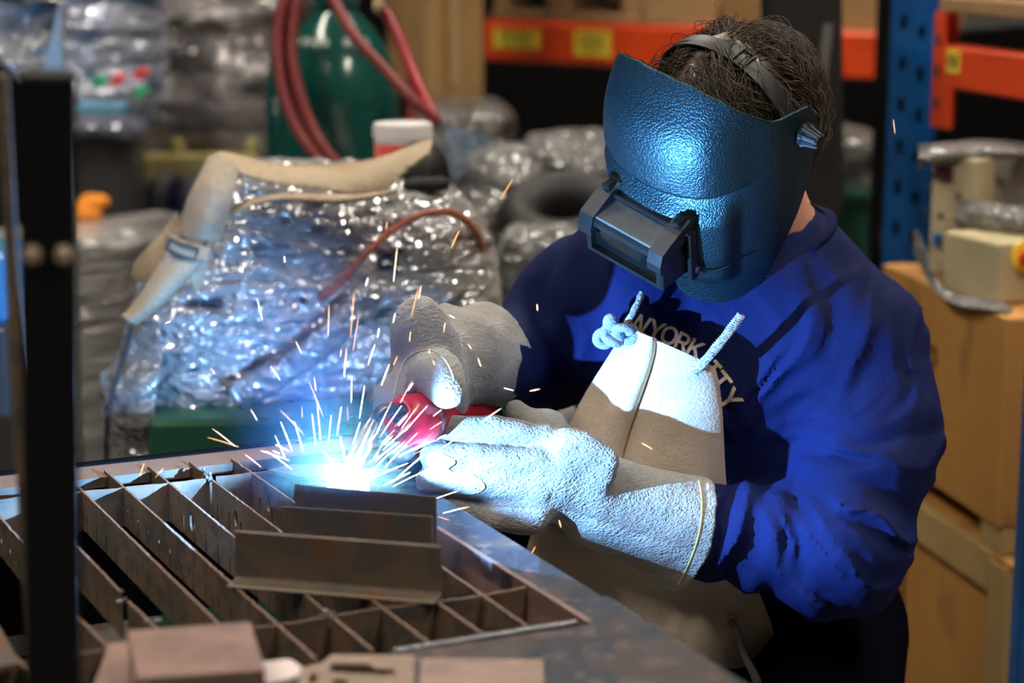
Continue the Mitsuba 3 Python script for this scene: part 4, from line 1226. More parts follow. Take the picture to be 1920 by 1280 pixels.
add(jk + '__buckle', cat_([tube([P(318, 448, 2.885), P(345, 460, 2.88), P(372, 468, 2.88), P(365, 486, 2.88), P(335, 480, 2.88), P(312, 466, 2.885), P(318, 448, 2.885)], .003, 8)]), 'dark_metal', smooth=True)
add(jk + '__tab', drape([[(365, 488, 2.90), (395, 470, 2.91)], [(358, 520, 2.90), (388, 515, 2.91)], [(366, 545, 2.90), (374, 546, 2.91)]], 20, 10, amp=.003), 'jacket_leather', smooth=True)

# tub, black cap and what lies beside it
tb_ = thing('plastic_tub', 'round tub with white lid and red label standing behind the leather jacket', 'tub')
tc = P(756, 300, 3.30)
r_ = .0485
zt = hgt(756, 232, 3.30)
tbz = tc[2] - .03
add(tb_ + '__jar', lathe([(0, 0), (r_ * .93, 0), (r_ * .95, .004), (r_ * .95, zt - tbz - .02), (0, zt - tbz - .02)], 48, rotz((tc[0], tc[1], tbz), 0)), 'white_plastic', smooth=40)
add(tb_ + '__label', lathe([(r_ * .955, .01), (r_ * .96, .01), (r_ * .96, zt - tbz - .028), (r_ * .955, zt - tbz - .028)], 48, rotz((tc[0], tc[1], tbz), 0)), 'red_label', smooth=40)
add(tb_ + '__lid', lathe([(0, 0), (r_, 0), (r_ * 1.01, .003), (r_, .020), (r_ * .97, .0235), (0, .0245)], 48, rotz((tc[0], tc[1], zt - .021), 0)), 'white_plastic', smooth=40)
bc_ = thing('black_hat', 'black domed hat lying behind the right end of the leather jacket', 'hat')
fcap = Field(P(800, 310, 3.2) - .13, P(800, 310, 3.2) + .13, .006)
fcap.ell(P(790, 330, 3.17), np.eye(3), (.045, .055, .055), .01)
fcap.cap(P(770, 350, 3.1), P(830, 345, 3.1), .014, .012, .01)
scene[bc_] = ply_(taubin(fcap.mesh(), 4), 'black_vinyl', True)

# ------------------------------------------------------------------ gas cylinders and hose
def cylinder(px, d, r, ztop, name, label):
    g = thing(name, label, 'gas cylinder')
    c = P(px, 200, d)
    zs = ztop
    prof = [(0, 0), (r * .96, 0), (r, .02), (r, zs - .15), (r * .985, zs - .125), (r * .93, zs - .095), (r * .80, zs - .055), (r * .58, zs - .018), (r * .38, zs + .005), (r * .30, zs + .02), (r * .30, zs + .05), (0, zs + .05)]
    from scipy.interpolate import PchipInterpolator
    add(g + '__body', lathe(prof, 64, rotz((c[0], c[1], 0), 0)), 'green_paint', smooth=40)
    add(g + '__collar', lathe([(r * .30, 0), (r * .36, 0), (r * .36, .035), (r * .30, .035)], 32, rotz((c[0], c[1], zs + .02), 0)), 'green_paint', smooth=40)
    add(g + '__valve', cat_([trimesh.creation.cylinder(.014, .07, sections=20).apply_translation((c[0], c[1], zs + .085)), put(trimesh.creation.cylinder(.011, .05, sections=16), frame((c[0] + .02, c[1], zs + .09), (0, 1, 0), (0, 0, 1))), trimesh.creation.cylinder(.028, .012, sections=10).apply_translation((c[0], c[1], zs + .125))]), 'brass', smooth=40)
    return g, c


gc, cc = cylinder(634, 3.72, .112, hgt(620, 30, 3.72), 'gas_cylinder', 'green gas cylinder with a red hose slung over its shoulder')
# white lettering round the shoulder
txt = []
for k, ch in enumerate('VIOS 060'):
    if ch == ' ':
        continue
    a = math.radians(-128 + k * 10.5)
    rr, zz = .112 * .90, hgt(605, 78, 3.62)
    m = text_mesh(ch, .016, .003, bold=True)
    m.apply_translation(-m.bounds.mean(0))
    o = np.array([math.cos(a), math.sin(a), 0])
    tx = np.array([-math.sin(a), math.cos(a), 0])
    up_ = nrm(np.array([0, 0, 1]) * .82 - o * .57)
    M = np.eye(4)
    M[:3, 0], M[:3, 1], M[:3, 2], M[:3, 3] = tx, up_, np.cross(tx, up_), [cc[0] + o[0] * rr, cc[1] + o[1] * rr, zz]
    txt.append(put(m, M))
add(gc + '__lettering', cat_(txt), 'white_lettering')
gc2, cc2 = cylinder(545, 4.05, .050, hgt(545, 60, 4.05), 'gas_cylinder', 'second green gas cylinder, mostly hidden behind the first')
txt = []
for k, ch in enumerate('IL'):
    m = text_mesh(ch, .026, .002, bold=True)
    M = frame((cc2[0] - .030 + k * .014, cc2[1] - .0505, hgt(525, 212, 4.0)), (1, 0, 0), (0, 0, 1))
    txt.append(put(m, M))
add(gc2 + '__lettering', cat_(txt), 'white_lettering')
hs_ = thing('welding_hose', 'coiled red hose hung over the green gas cylinder', 'hose')
for k, (dx, dy, dd) in enumerate(((0, 0, 3.50), (16, -4, 3.52), (31, 4, 3.50))):
    pts = [(640 + dx * .3, -60, dd + .05), (590 + dx, -50, dd + .02), (545 + dx * .8, -20, dd), (523 + dx * .9, 40, dd), (521 + dx * .9, 110, dd), (533 + dx, 180, dd), (556 + dx, 240, dd), (588 + dx, 288 + dy, dd), (632 + dx, 320 + dy, dd + .02)]
    add(hs_ + '__coil', tube(bezier([P(*q) for q in pts], 80), .0098, 12), 'hose_red', smooth=True)
pts = [(560, -60, 3.55), (590, -40, 3.5), (622, -5, 3.48), (660, 62, 3.46), (712, 120, 3.46), (765, 178, 3.46), (800, 210, 3.47), (818, 228, 3.48)]
add(hs_ + '__coil', tube(bezier([P(*q) for q in pts], 80), .0098, 12), 'hose_red', smooth=True)
pts = [(690, -60, 3.56), (712, 5, 3.55), (735, 45, 3.54), (758, 95, 3.53), (784, 160, 3.51), (806, 205, 3.49), (818, 228, 3.48)]
add(hs_ + '__tail', tube(bezier([P(*q) for q in pts], 70), np.linspace(.0095, .0102, 70), 12), 'hose_bright', smooth=True, label='bright red end of the hose')
add(hs_ + '__fitting', cat_([put(lathe([(0, 0), (.012, 0), (.012, .012), (.009, .012), (.009, .03), (0, .03)], 12), frame(P(712, 14, 3.53), (1, 0, 0), (0, .35, 1)))]), 'brass', smooth=30)
pts = [(775, 130, 3.62), (772, 180, 3.62), (770, 235, 3.62), (775, 300, 3.62)]
add(hs_ + '__tail', tube(bezier([P(*q) for q in pts], 30), .011, 12), 'hose_red', smooth=True)

# ------------------------------------------------------------------ pallet rack
rk = thing('pallet_rack', 'blue and orange pallet rack along the back with dark bays', 'rack')
bl0, bl1 = P(905, 75, 5.3), P(1665, 107, 4.5)
zt0, zt1 = bl0[2], bl1[2]
zc_ = (zt0 + zt1) / 2


def beam(A, B, h, dep, key, m='rack_orange', bev=.006):
    d = nrm(B - A)
    n = nrm(np.cross([0, 0, 1.0], d))
    if n[1] < 0:
        n = -n
    me = box(np.linalg.norm(B - A), dep, h, bev)
    add(key, put(me, frame((A + B) / 2 + n * dep / 2, d, n)), m)
    return d, n


dB1, nB1 = beam(bl0, bl1, .104, .05, rk + '__beam')
beam(bl0 - [0, 0, .037], bl1 - [0, 0, .037], .016, .056, rk + '__beam_flange')
for (x0, y0, x1, y1, d) in ((925, 52, 1012, 88, 5.50), (1078, 55, 1146, 104, 5.16)):
    f0_ = [(x - 905) / 760 for x in (x0, x1)]
    A, B = [bl0 + (bl1 - bl0) * ((x - 960) / FOC * 1) for x in (0, 0)]
    # where the label's edges lie on the beam
    def on_beam(x):
        u, v = bl0 - EYE, bl1 - bl0
        s = (x - 960) / FOC
        g = (s * (u @ _fw) - u[0]) / (v[0] - s * (v @ _fw))
        return bl0 + v * g
    A, B = on_beam(x0), on_beam(x1)
    zz = [P(x0, y, (A - EYE) @ _fw)[2] for y in (y0, y1)]
    L = np.linalg.norm(B - A)
    me = box(L, .002, zz[0] - zz[1], 0)
    c = (A + B) / 2
    lk = add(rk + '__label', put(me, frame((c[0] - nB1[0] * .0015, c[1] - nB1[1] * .0015, (zz[0] + zz[1]) / 2), dB1, nB1)), 'label_yellow', label='yellow load label')
    ln = [put(box(L * w, .001, .005, 0), frame((c[0] - nB1[0] * .003, c[1] - nB1[1] * .003, (zz[0] + zz[1]) / 2 + dz), dB1, nB1)) for w, dz in ((.7, .018), (.75, .004), (.6, -.012))]
    add(lk + '__print', cat_(ln), 'ink')
# upright: two faces with punched slots, black post behind
ub = P(1706, 300, 3.95)
ur = rotz((ub[0], ub[1], 0), 38)
upl = m3.Manifold.cube((.075, .055, 3.0), True)
cut = []
for k in range(36):
    z = -1.42 + k * .0795
    cut.append(m3.Manifold.cube((.02, .2, .026), True).translate((-.012, 0, z)))
    cut.append(m3.Manifold.cube((.3, .018, .026), True).translate((0, -.004, z + .02)))
inner = m3.Manifold.cube((.069, .049, 3.1), True)
up_m = (upl - inner) - m3.Manifold.batch_boolean(cut, m3.OpType.Add)
me = up_m.to_mesh()
add(rk + '__upright', put(trimesh.Trimesh(me.vert_properties[:, :3], me.tri_verts).apply_translation((0, 0, 1.5)), ur), 'rack_blue')
add(rk + '__upright_core', put(box(.060, .040, 2.98, .002, (0, 0, 1.5)), ur), 'black_paint')
pb = P(1655, 300, 4.15)
add(rk + '__rear_post', put(box(.040, .05, 3.0, .004, (0, 0, 1.5)), rotz((pb[0], pb[1], 0), -20)), 'black_paint')
ul = bl0 - dB1 * .06
add(rk + '__upright', put(box(.07, .06, 3.0, .004, (0, 0, 1.5)), rotz((ul[0], ul[1] + .05, 0), -28)), 'rack_blue')
for k in range(9):
    z = .35 + k * .26
    a, b = np.array([pb[0], pb[1], z]), np.array([ub[0], ub[1], z + (.2 if k % 2 else -.2)])
    add(rk + '__brace', tube(np.linspace(a, b, 3), .010, 8), 'black_paint')
# right-hand beam with its connector
ca = P(1770, 130, 3.72)
cd = nrm(P(1930, 128, 3.45) - P(1770, 128, 3.72)) * [1, 1, 0]
cd = nrm(cd)
cn = nrm(np.cross([0, 0, 1], cd))
cm = np.zeros((4, 4))
ch = hgt(1770, 22, 3.72) - hgt(1770, 243, 3.72)
zc2 = (hgt(1770, 22, 3.72) + hgt(1770, 243, 3.72)) / 2
CM = frame((ca[0], ca[1], zc2), cd, cn)
add(rk + '__connector', put(cat_([box(.034, .006, ch, .002, (-.016, 0, 0)), box(.006, .05, ch, .002, (-.034, .022, 0)), box(.034, .006, .09, .002, (.018, 0, -ch / 2 + .045))]), CM), 'rack_orange')
for z in (-.06, 0, .055):
    add(rk + '__hook', put(box(.012, .004, .022, .001, (-.018, -.004, z)), CM), 'dark_metal')
zb2 = (hgt(1800, 92, 3.68) + hgt(1800, 163, 3.68)) / 2
add(rk + '__beam', put(box(1.6, .045, .078, .005, (.80, .02, zb2 - zc2)), CM), 'rack_orange')
lk = add(rk + '__label', put(box(.044, .002, .042, 0, (.040, -.0045, zb2 - zc2 + .012)), CM), 'label_yellow', label='square yellow label')
add(lk + '__print', put(cat_([box(.009, .001, .022, 0, (.030, -.006, zb2 - zc2 + .012)), box(.012, .001, .022, 0, (.048, -.006, zb2 - zc2 + .012))]), CM), 'ink')
add(rk + '__shelf_deck', block(bl0 + nB1 * .01, bl1 + nB1 * .01, 1.1, zc_ + .049, zc_ + .0525, 0), 'dark_metal')
# goods on the beam
pl = thing('wooden_pallet', 'pale wooden pallet lying on the orange beam left of the welder', 'pallet')


def along(x, back=0.0, dz=0.0):
    u, v = bl0 - EYE, bl1 - bl0
    s = (x - 960) / FOC
    g = (s * (u @ _fw) - u[0]) / (v[0] - s * (v @ _fw))
    p = bl0 + v * g + nB1 * back
    return np.array([p[0], p[1], zc_ + .052 + dz])


zb_ = zc_ + .0535
for k in range(3):
    add(pl + '__bottom_board', block(along(912, .02 + .24 * k), along(1190, .02 + .24 * k), .10, zb_, zb_ + .018), 'pallet_wood')
for x0, x1 in ((912, 938), (1040 - 30, 1050), (1150, 1190)):
    for k in range(3):
        add(pl + '__block', block(along(x0, .03 + .24 * k), along(x1, .03 + .24 * k), .08, zb_ + .018, zb_ + .085), 'pallet_wood')
for k in range(6):
    add(pl + '__deck_board', block(along(912, .01 + .105 * k), along(1190, .01 + .105 * k), .09, zb_ + .085, zb_ + .103), 'pallet_wood')
for x0, x1, h, m, lab in ((1196, 1330, .10, 'pallet_wood', 'low wooden box on the orange beam beside the pallet'), (1340, 1440, .08, 'cardboard', 'flat carton on the orange beam above the welder'), (1560, 1648, .30, 'cardboard', 'brown carton on the orange beam next to the blue upright')):
    b = thing('storage_box', lab, 'box')
    scene[b] = ply_(block(along(x0, .02), along(x1, .02), .35, zb_, zb_ + h), m, False)
bw = thing('wooden_board', 'wooden board lying across the rack above the right orange beam', 'board')
scene[bw] = ply_(put(box(1.5, .5, .03, .004, (.72, .25, hgt(1800, 8, 3.7) - zc2)), CM), 'pallet_wood')
cr_b = thing('carton', 'carton standing on the board over the right orange beam', 'box')
scene[cr_b] = ply_(put(box(.5, .3, .3, .004, (.35, .2, hgt(1800, 8, 3.7) - zc2 + .166)), CM), 'cardboard')

# tall cardboard box left of the rack, grey wrapped goods below
cb_ = thing('cardboard_box', 'tall brown cardboard box between the gas cylinder and the rack', 'cardboard box')
A, B = P(800, 190, 4.7), P(908, 190, 4.75)
add(cb_ + '__carton', block(A, B, .3, hgt(850, 195, 4.7), hgt(850, 195, 4.7) + .62, .006), 'cardboard')
add(cb_ + '__tape', block(P(846, 190, 4.695), P(860, 190, 4.697), .004, hgt(850, 195, 4.7) + .05, hgt(850, 195, 4.7) + .60, 0), mat('tape', (.40, .27, .13), rough=.2), label='strip of brown tape')
w_ = thing('wrapped_goods', 'grey film-wrapped goods under the tall cardboard box', 'wrapped goods')
add(w_ + '__film_wrap', lump([(P(870, 270, 4.6), (.11, .12, .09), 0), (P(880, 420, 4.6), (.14, .14, .16), 10), (P(860, 620, 4.6), (.15, .15, .2), 0)], .012, .02, 8, 2), 'film_grey', smooth=True)
zq = hgt(860, 700, 4.6)
add(w_ + '__pallet', block(P(800, 640, 4.5), P(960, 640, 4.5), .35, 0, max(.1, zq)), 'pallet_wood')
w_ = thing('blue_sheet', 'dark blue-grey sheet hanging behind the black cap', 'sheet')
scene[w_] = ply_(drape([[(835, 240, 3.9), (880, 245, 3.92), (925, 265, 3.95)], [(830, 300, 3.85), (870, 310, 3.85), (915, 320, 3.9)], [(825, 400, 3.85), (865, 410, 3.85), (905, 420, 3.9)], [(820, 700, 3.9), (860, 700, 3.9), (900, 700, 3.9)]], 40, 20, amp=.02), mat('blue_tarp', (.045, .07, .11), rough=.5), True)
w_ = thing('wrapped_goods', 'bundle under shiny film behind the welder, left of the helmet', 'wrapped goods')
wl = [(P(1000, 330, 3.95), (.14, .10, .05), 25), (P(940, 370, 3.9), (.07, .10, .07), 0), (P(1090, 310, 4.1), (.10, .10, .06), 20), (P(930, 560, 3.9), (.07, .10, .2), 0)]
add(w_ + '__film_wrap', lump(wl, .009, .018, 9, 7, .05, (.6, .6, 1.4)), 'film_clear', smooth=True)
add(w_ + '__base', block(P(890, 700, 3.85), P(1120, 700, 3.9), .3, .0, hgt(900, 640, 3.9)), 'dark_metal')
ty = thing('tyre', 'black rubber tyre lying between film bundles left of the helmet', 'tyre')
ty_c = P(1060, 405, 3.7)
scene[ty] = ply_(put(trimesh.creation.torus(.085, .040, 40, 20), frame(ty_c, (1, .1, .1), (0, 1, .45))), 'black_rubber', True)
w_ = thing('wrapped_goods', 'pale crumpled film bundle just above the right sleeve of the welder', 'wrapped goods')
add(w_ + '__film_wrap', lump([(P(1020, 490, 3.45), (.065, .07, .055), 0), (P(990, 560, 3.5), (.06, .07, .08), 0)], .007, .018, 13, 4, .04), 'film_clear', smooth=True)
add(w_ + '__base', block(P(960, 640, 3.42), P(1120, 640, 3.45), .2, 0, hgt(960, 600, 3.45)), 'dark_metal')
gm = thing('green_machine', 'dark green machine housing standing behind the right gauntlet', 'machine')
add(gm + '__housing', block(P(980, 900, 2.96), P(1120, 880, 3.05), .3, .0, hgt(1040, 740, 2.98), .01), 'green_machine')
add(gm + '__cover', block(P(975, 700, 2.95), P(1125, 695, 3.04), .31, hgt(1040, 740, 2.98), hgt(1040, 740, 2.98) + .012, .004), 'grey_metal')
add(gm + '__handle', tube(bezier([P(1060, 740, 2.95), P(1062, 760, 2.93), P(1064, 795, 2.94)], 12), .012, 10), 'white_plastic', smooth=True)

# black chair behind the head, green bin with film
ch_ = thing('black_chair', 'black high-backed chair behind the head of the welder', 'chair')
cf = P(1497, 105, 3.65)
prof = shapely.box(-.038, -.22, .038, .22).buffer(.030)
pad = trimesh.creation.extrude_polygon(prof, .05, engine='earcut')
add(ch_ + '__backrest', put(taubin(pad.subdivide_to_size(.03), 3), frame(cf + [0, 0, -.06], (1, .2, 0), (-.12, .1, 1))), 'black_vinyl', smooth=50)
add(ch_ + '__side_rail', tube(np.linspace(P(1553, 45, 3.55), P(1524, 300, 3.6), 4), .009, 10), 'grey_metal', smooth=True)
zs_ = cf[2] - .40
add(ch_ + '__seat', put(box(.26, .36, .07, .03, (0, 0, 0)), frame((cf[0] - .08, cf[1] + .0, zs_ - .05), (1, .2, 0), (-.2, 1, 0))), 'black_vinyl', smooth=40)
add(ch_ + '__column', trimesh.creation.cylinder(.025, zs_ - .1, sections=16).apply_translation((cf[0] - .08, cf[1], (zs_ - .1) / 2)), 'dark_metal')
for k in range(5):
    a = 2 * math.pi * k / 5
    add(ch_ + '__leg', tube([(cf[0] - .08, cf[1], .09), (cf[0] - .08 + .16 * math.cos(a), cf[1] + .16 * math.sin(a), .03)], .018, 8), 'dark_metal')
gb = thing('green_bin', 'green plastic bin with crumpled clear film on top, right of the helmet', 'bin')
z1_ = hgt(1585, 350, 4.3)
add(gb + '__bin', block(P(1510, 440, 4.2), P(1650, 440, 4.3), .35, .0, z1_, .02), 'green_machine')
add(gb + '__rim', block(P(1505, 440, 4.19), P(1655, 440, 4.29), .37, z1_ - .03, z1_, .008), 'green_machine')
fb = thing('plastic_film', 'crumpled clear film heaped on the green bin', 'plastic film')
scene[fb] = ply_(lump([(P(1580, 310, 4.35), (.075, .09, .06), 0), (P(1560, 290, 4.4), (.05, .06, .05), 20)], .008, .03, 13, 9, .04), 'film_grey', True)

# ------------------------------------------------------------------ crates and control box at the right
K0, K1 = P(1668, 920, 3.62), P(1858, 1005, 3.12)


def crate_panel(px0, px1, yb0, yb1, d0, d1):
    return P(px0, yb0, d0), P(px1, yb1, d1)


cr1 = thing('wooden_crate', 'large plywood crate with a stamped mark, standing on the lower framed crate', 'crate')
A, B = P(1640, 900, 3.70), P(1868, 1000, 3.20)
ztop_ = hgt(1868, 580, 3.20)
zbot_ = hgt(1850, 990, 3.20)
dirc = nrm((B - A) * [1, 1, 0])
nc = nrm(np.cross([0, 0, 1], dirc))
nc = nc if nc[1] > 0 else -nc
L_ = np.linalg.norm((B - A)[:2])
CRM = frame((A[0], A[1], 0), dirc, nc)
add(cr1 + '__box', put(box(L_, .55, ztop_ - zbot_, .003, (L_ / 2, .275, (ztop_ + zbot_) / 2)), CRM), 'ply_wood')
for x in (.02, L_ - .072):
    add(cr1 + '__skid', put(box(.075, .52, .045, .002, (x + .03, .27, zbot_ - .0235)), CRM), 'pale_wood')
sq = shapely.box(-.018, -.018, .018, .018).difference(shapely.box(-.010, -.010, .012, .004)).difference(shapely.box(-.004, .008, .018, .012))
mk = trimesh.creation.extrude_polygon(sq, .0015, engine='earcut')
fx_ = (np.linalg.norm(P(1765, 665, 3.42)[:2] - A[:2]))
add(cr1 + '__mark', put(mk, CRM @ frame((fx_, -.001, hgt(1765, 665, 3.42)), (1, 0, 0), (0, 0, 1))), mat('stamp', (.14, .045, .02), rough=.7), label='brown square stamp')
cr2 = thing('wooden_crate', 'plywood crate with raised frame boards under the stamped crate', 'crate')
A2, B2 = P(1652, 1000, 3.66), P(1880, 1085, 3.20)
d2_ = nrm((B2 - A2) * [1, 1, 0])
n2_ = nrm(np.cross([0, 0, 1], d2_))
n2_ = n2_ if n2_[1] > 0 else -n2_
L2 = np.linalg.norm((B2 - A2)[:2]) + .02
zt2 = zbot_ - .047
M2 = frame((A2[0], A2[1], 0), d2_, n2_)
add(cr2 + '__box', put(box(L2, .6, zt2 - .02, .003, (L2 / 2, .32, (zt2 - .02) / 2 + .01)), M2), 'ply_wood')
fw_ = .068
for c, s in (((fw_ / 2, .008, zt2 / 2), (fw_, .02, zt2 - .02)), ((L2 - fw_ / 2, .008, zt2 / 2), (fw_, .02, zt2 - .02)), ((L2 / 2, .008, zt2 - fw_ / 2), (L2 - 2 * fw_, .02, fw_)), ((L2 / 2, .008, fw_ / 2 + .01), (L2 - 2 * fw_, .02, fw_))):
    add(cr2 + '__frame_board', put(box(*s, .003, c), M2), 'pale_wood')
add(cr2 + '__lid', put(box(L2 + .01, .62, .012, .002, (L2 / 2, .31, zt2 - .0065)), M2), 'ply_wood')
wh = thing('tyre', 'black tyre standing behind the welder at the bottom, beside the framed crate', 'tyre')
wc = P(1640, 1240, 2.95)
scene[wh] = ply_(put(cat_([trimesh.creation.torus(.085, .035, 40, 16), trimesh.creation.cylinder(.07, .03, sections=32)]), frame((wc[0] - .02, wc[1], .12), (1, .5, 0), (0, 0, 1))), 'black_rubber', True)
bp = thing('blue_post', 'blue steel post at the right edge of the picture', 'post')
bq = P(1932, 1150, 2.9)
scene[bp] = ply_(box(.05, .05, 1.0, .004, (bq[0] + .003, bq[1], .50)), 'rack_blue', False)
# control cabinet, partly under film, on the upper crate
cp_ = thing('control_cabinet', 'beige control cabinet part wrapped in clear film, standing on the stamped crate', 'control cabinet')
zc3 = ztop_ + .001
pa, pb2 = P(1742, 420, 3.50), P(1830, 420, 3.42)
add(cp_ + '__panel', block(pa, pb2, .05, zc3, hgt(1790, 290, 3.46), .004), 'beige_panel')
pd_, pn_ = nrm((pb2 - pa) * [1, 1, 0]), None
for x, y in ((1742, 355), (1785, 362), (1738, 400), (1760, 405), (1785, 410), (1744, 330)):
    c = P(x + 6, y, 3.47)
    add(cp_ + '__screw', put(trimesh.creation.cylinder(.005, .008, sections=12), frame((c[0], pa[1] + (c[0] - pa[0]) / (pb2[0] - pa[0]) * (pb2[1] - pa[1]), c[2]), (1, 0, 0), (0, 0, 1))), 'dark_metal')
c = P(1768, 325, 3.47)
add(cp_ + '__meter', put(box(.034, .014, .020, .002), frame((c[0], pa[1] + (c[0] - pa[0]) / (pb2[0] - pa[0]) * (pb2[1] - pa[1]) - .004, c[2]), pd_, np.cross([0, 0, 1], pd_))), mat('meter_red', (.05, .008, .01), rough=.2))
c = P(1762, 452, 3.47)
add(cp_ + '__switch', put(box(.014, .014, .022, .002), frame((c[0], pa[1] + (c[0] - pa[0]) / (pb2[0] - pa[0]) * (pb2[1] - pa[1]) - .004, c[2]), pd_, np.cross([0, 0, 1], pd_))), 'rack_blue')
eb = thing('emergency_stop_box', 'beige box with red emergency button on a yellow ring, before the control cabinet', 'control box')
ea, ebb = P(1768, 500, 3.36), P(1874, 500, 3.22)
ze0, ze1 = zc3, hgt(1868, 452, 3.24)
add(eb + '__box', block(ea, ebb, .20, ze0, ze1, .004), 'beige_panel')
ed_ = nrm((ebb - ea) * [1, 1, 0])
en_ = nrm(np.cross([0, 0, 1], ed_))
en_ = en_ if en_[1] > 0 else -en_
side = nrm(ed_)                                   # the end that faces right, toward the lens
cbn = np.array([ebb[0], ebb[1], 0]) + en_ * .045
cbn = np.array([cbn[0], cbn[1], hgt(1900, 487, 3.2)])
Mb = frame(cbn, en_, (0, 0, 1))
if Mb[:3, 2] @ side < 0:
    Mb[:3, 2] *= -1
    Mb[:3, 0] *= -1
add(eb + '__button_ring', put(trimesh.creation.cylinder(.024, .008, sections=32), Mb), 'label_yellow')
add(eb + '__button', put(lathe([(0, 0), (.010, 0), (.010, .012), (.017, .014), (.017, .022), (.013, .026), (0, .027)], 32), Mb), 'button_red', smooth=40)
cw = thing('plastic_film', 'folded clear film bundle lying over the emergency stop box', 'plastic film')
scene[cw] = ply_(drape([[(1795, 372, 3.46), (1840, 376, 3.40), (1890, 382, 3.36), (1950, 386, 3.34)], [(1792, 405, 3.40), (1840, 400, 3.34), (1890, 404, 3.30), (1950, 410, 3.28)], [(1795, 428, 3.40), (1840, 436, 3.36), (1890, 440, 3.32), (1950, 446, 3.30)]], 40, 70, th=.0012, amp=.018, seed=3), 'film_clear', True)
cw = thing('grey_panel', 'grey control panel leaning behind the film bundle at the right edge', 'panel')
add(cw + '__panel', block(P(1818, 380, 3.62), P(1960, 380, 3.45), .04, ze1 - .05, hgt(1860, 282, 3.58), .004), mat('panel_grey', (.36, .34, .32), rough=.45))
for x, y in ((1842, 305), (1915, 305)):
    c = P(x, y, 3.54)
    add(cw + '__screw', put(trimesh.creation.cylinder(.006, .03, sections=12), frame((c[0], c[1], c[2]), (1, 0, 0), (0, 0, 1))), 'dark_metal')
cw = thing('plastic_film', 'clear film bunched along the top of the beige control cabinet', 'plastic film')
scene[cw] = ply_(drape([[(1722, 272, 3.52), (1760, 268, 3.5), (1800, 264, 3.5), (1850, 262, 3.5), (1940, 270, 3.46)], [(1722, 292, 3.44), (1760, 284, 3.42), (1800, 282, 3.42), (1850, 280, 3.42), (1940, 286, 3.38)], [(1716, 318, 3.46), (1750, 306, 3.43), (1800, 300, 3.43), (1850, 298, 3.44), (1940, 300, 3.40)]], 30, 80, th=.0012, amp=.012, seed=4), 'film_clear', True)
cw = thing('plastic_film', 'clear film sagging over the top edge of the stamped crate', 'plastic film')
scene[cw] = ply_(drape([[(1715, 430, 3.42), (1735, 470, 3.38), (1755, 520, 3.34), (1790, 548, 3.30), (1850, 560, 3.22), (1900, 575, 3.2)], [(1712, 470, 3.42), (1728, 505, 3.38), (1752, 545, 3.33), (1790, 570, 3.26), (1850, 580, 3.18), (1900, 592, 3.16)]], 30, 80, th=.0012, amp=.014, seed=5), 'film_clear', True)

# ------------------------------------------------------------------ wrapped machines at the left
wm = thing('wrapped_lathe', 'dark machine on yellowish legs under stretched film at the back left', 'wrapped machine')
add(wm + '__film_wrap', lump([(P(380, 120, 5.35), (.26, .22, .26), 0), (P(455, 60, 5.4), (.21, .22, .36), 0), (P(335, 235, 5.3), (.22, .20, .08), 0), (P(475, 230, 5.3), (.10, .2, .17), 0)], .014, .035, 5, 1, .08, (.5, .5, 2.0)), 'film_dark', smooth=True)
for x, w2 in ((238, .045), (330, .03), (470, .03)):
    p = P(x, 285, 5.06)
    add(wm + '__leg', block(P(x - w2 * 380, 300, 5.06), P(x + w2 * 380, 300, 5.06), .1, .25 if x > 300 else hgt(238, 405, 5.06), p[2] + .03, .008), 'olive_paint')
add(wm + '__crossbar', block(P(215, 300, 5.04), P(480, 300, 5.04), .06, hgt(300, 342, 5.04), hgt(300, 290, 5.04), .008), 'olive_paint')
for x, r in ((270, .042), (318, .055), (368, .05)):
    p = P(x, 380, 4.98)
    add(wm + '__wheel', put(cat_([trimesh.creation.torus(r, .024, 32, 12), trimesh.creation.cylinder(r * .9, .02, sections=24)]), frame(p, (.5, 1, 0), (0, 0, 1))), 'black_rubber', smooth=40)
wc_ = thing('wrapped_control_desk', 'blue control desk with green and red buttons under film at the back left', 'control desk')
add(wc_ + '__film_wrap', lump([(P(195, 80, 4.78), (.13, .10, .16), 0), (P(188, 200, 4.76), (.11, .10, .06), 0)], .010, .03, 6, 8, .06, (.4, .4, 2.2)), 'film_blue', smooth=True)
add(wc_ + '__shelf', block(P(135, 215, 4.5), P(232, 200, 4.5), .1, hgt(180, 218, 4.5), hgt(180, 195, 4.5), .004), mat('pale_blue', (.12, .30, .48), rough=.3))
for x, y, m in ((188, 153, 'button_green'), (222, 148, 'button_red'), (265, 138, 'button_red'), (265, 172, 'button_green')):
    add(wc_ + '__button', put(trimesh.creation.cylinder(.011, .08, sections=20), frame(P(x, y, 4.53), (1, 0, 0), (0, 0, 1))), m, label=('green' if m == 'button_green' else 'red') + ' push button')
add(wc_ + '__stand', block(P(130, 300, 4.72), P(250, 300, 4.72), .15, 0, hgt(180, 240, 4.7)), 'dark_metal')
st_ = thing('wrapped_stack', 'low stack of flat goods in grey stretch film at the left, behind the post', 'wrapped goods')
zst = hgt(220, 412, 4.3)
ms_ = block(P(-150, 500, 3.9), P(420, 440, 4.35), .25, .12, zst - .01, .03).subdivide_to_size(.03)
ms_ = crumple(taubin(ms_, 1), .010, 5, 3, (.5, .5, 9))
add(st_ + '__film_wrap', ms_, 'film_stack', smooth=True)
add(st_ + '__pallet', block(P(-130, 500, 3.95), P(400, 440, 4.4), .2, 0, .115), 'pallet_wood')
og = thing('orange_cloth', 'bright orange bundled strap lying on the grey wrapped stack beside the post', 'strap')
oc = P(160, 394, 4.33)
orr = np.random.default_rng(4)
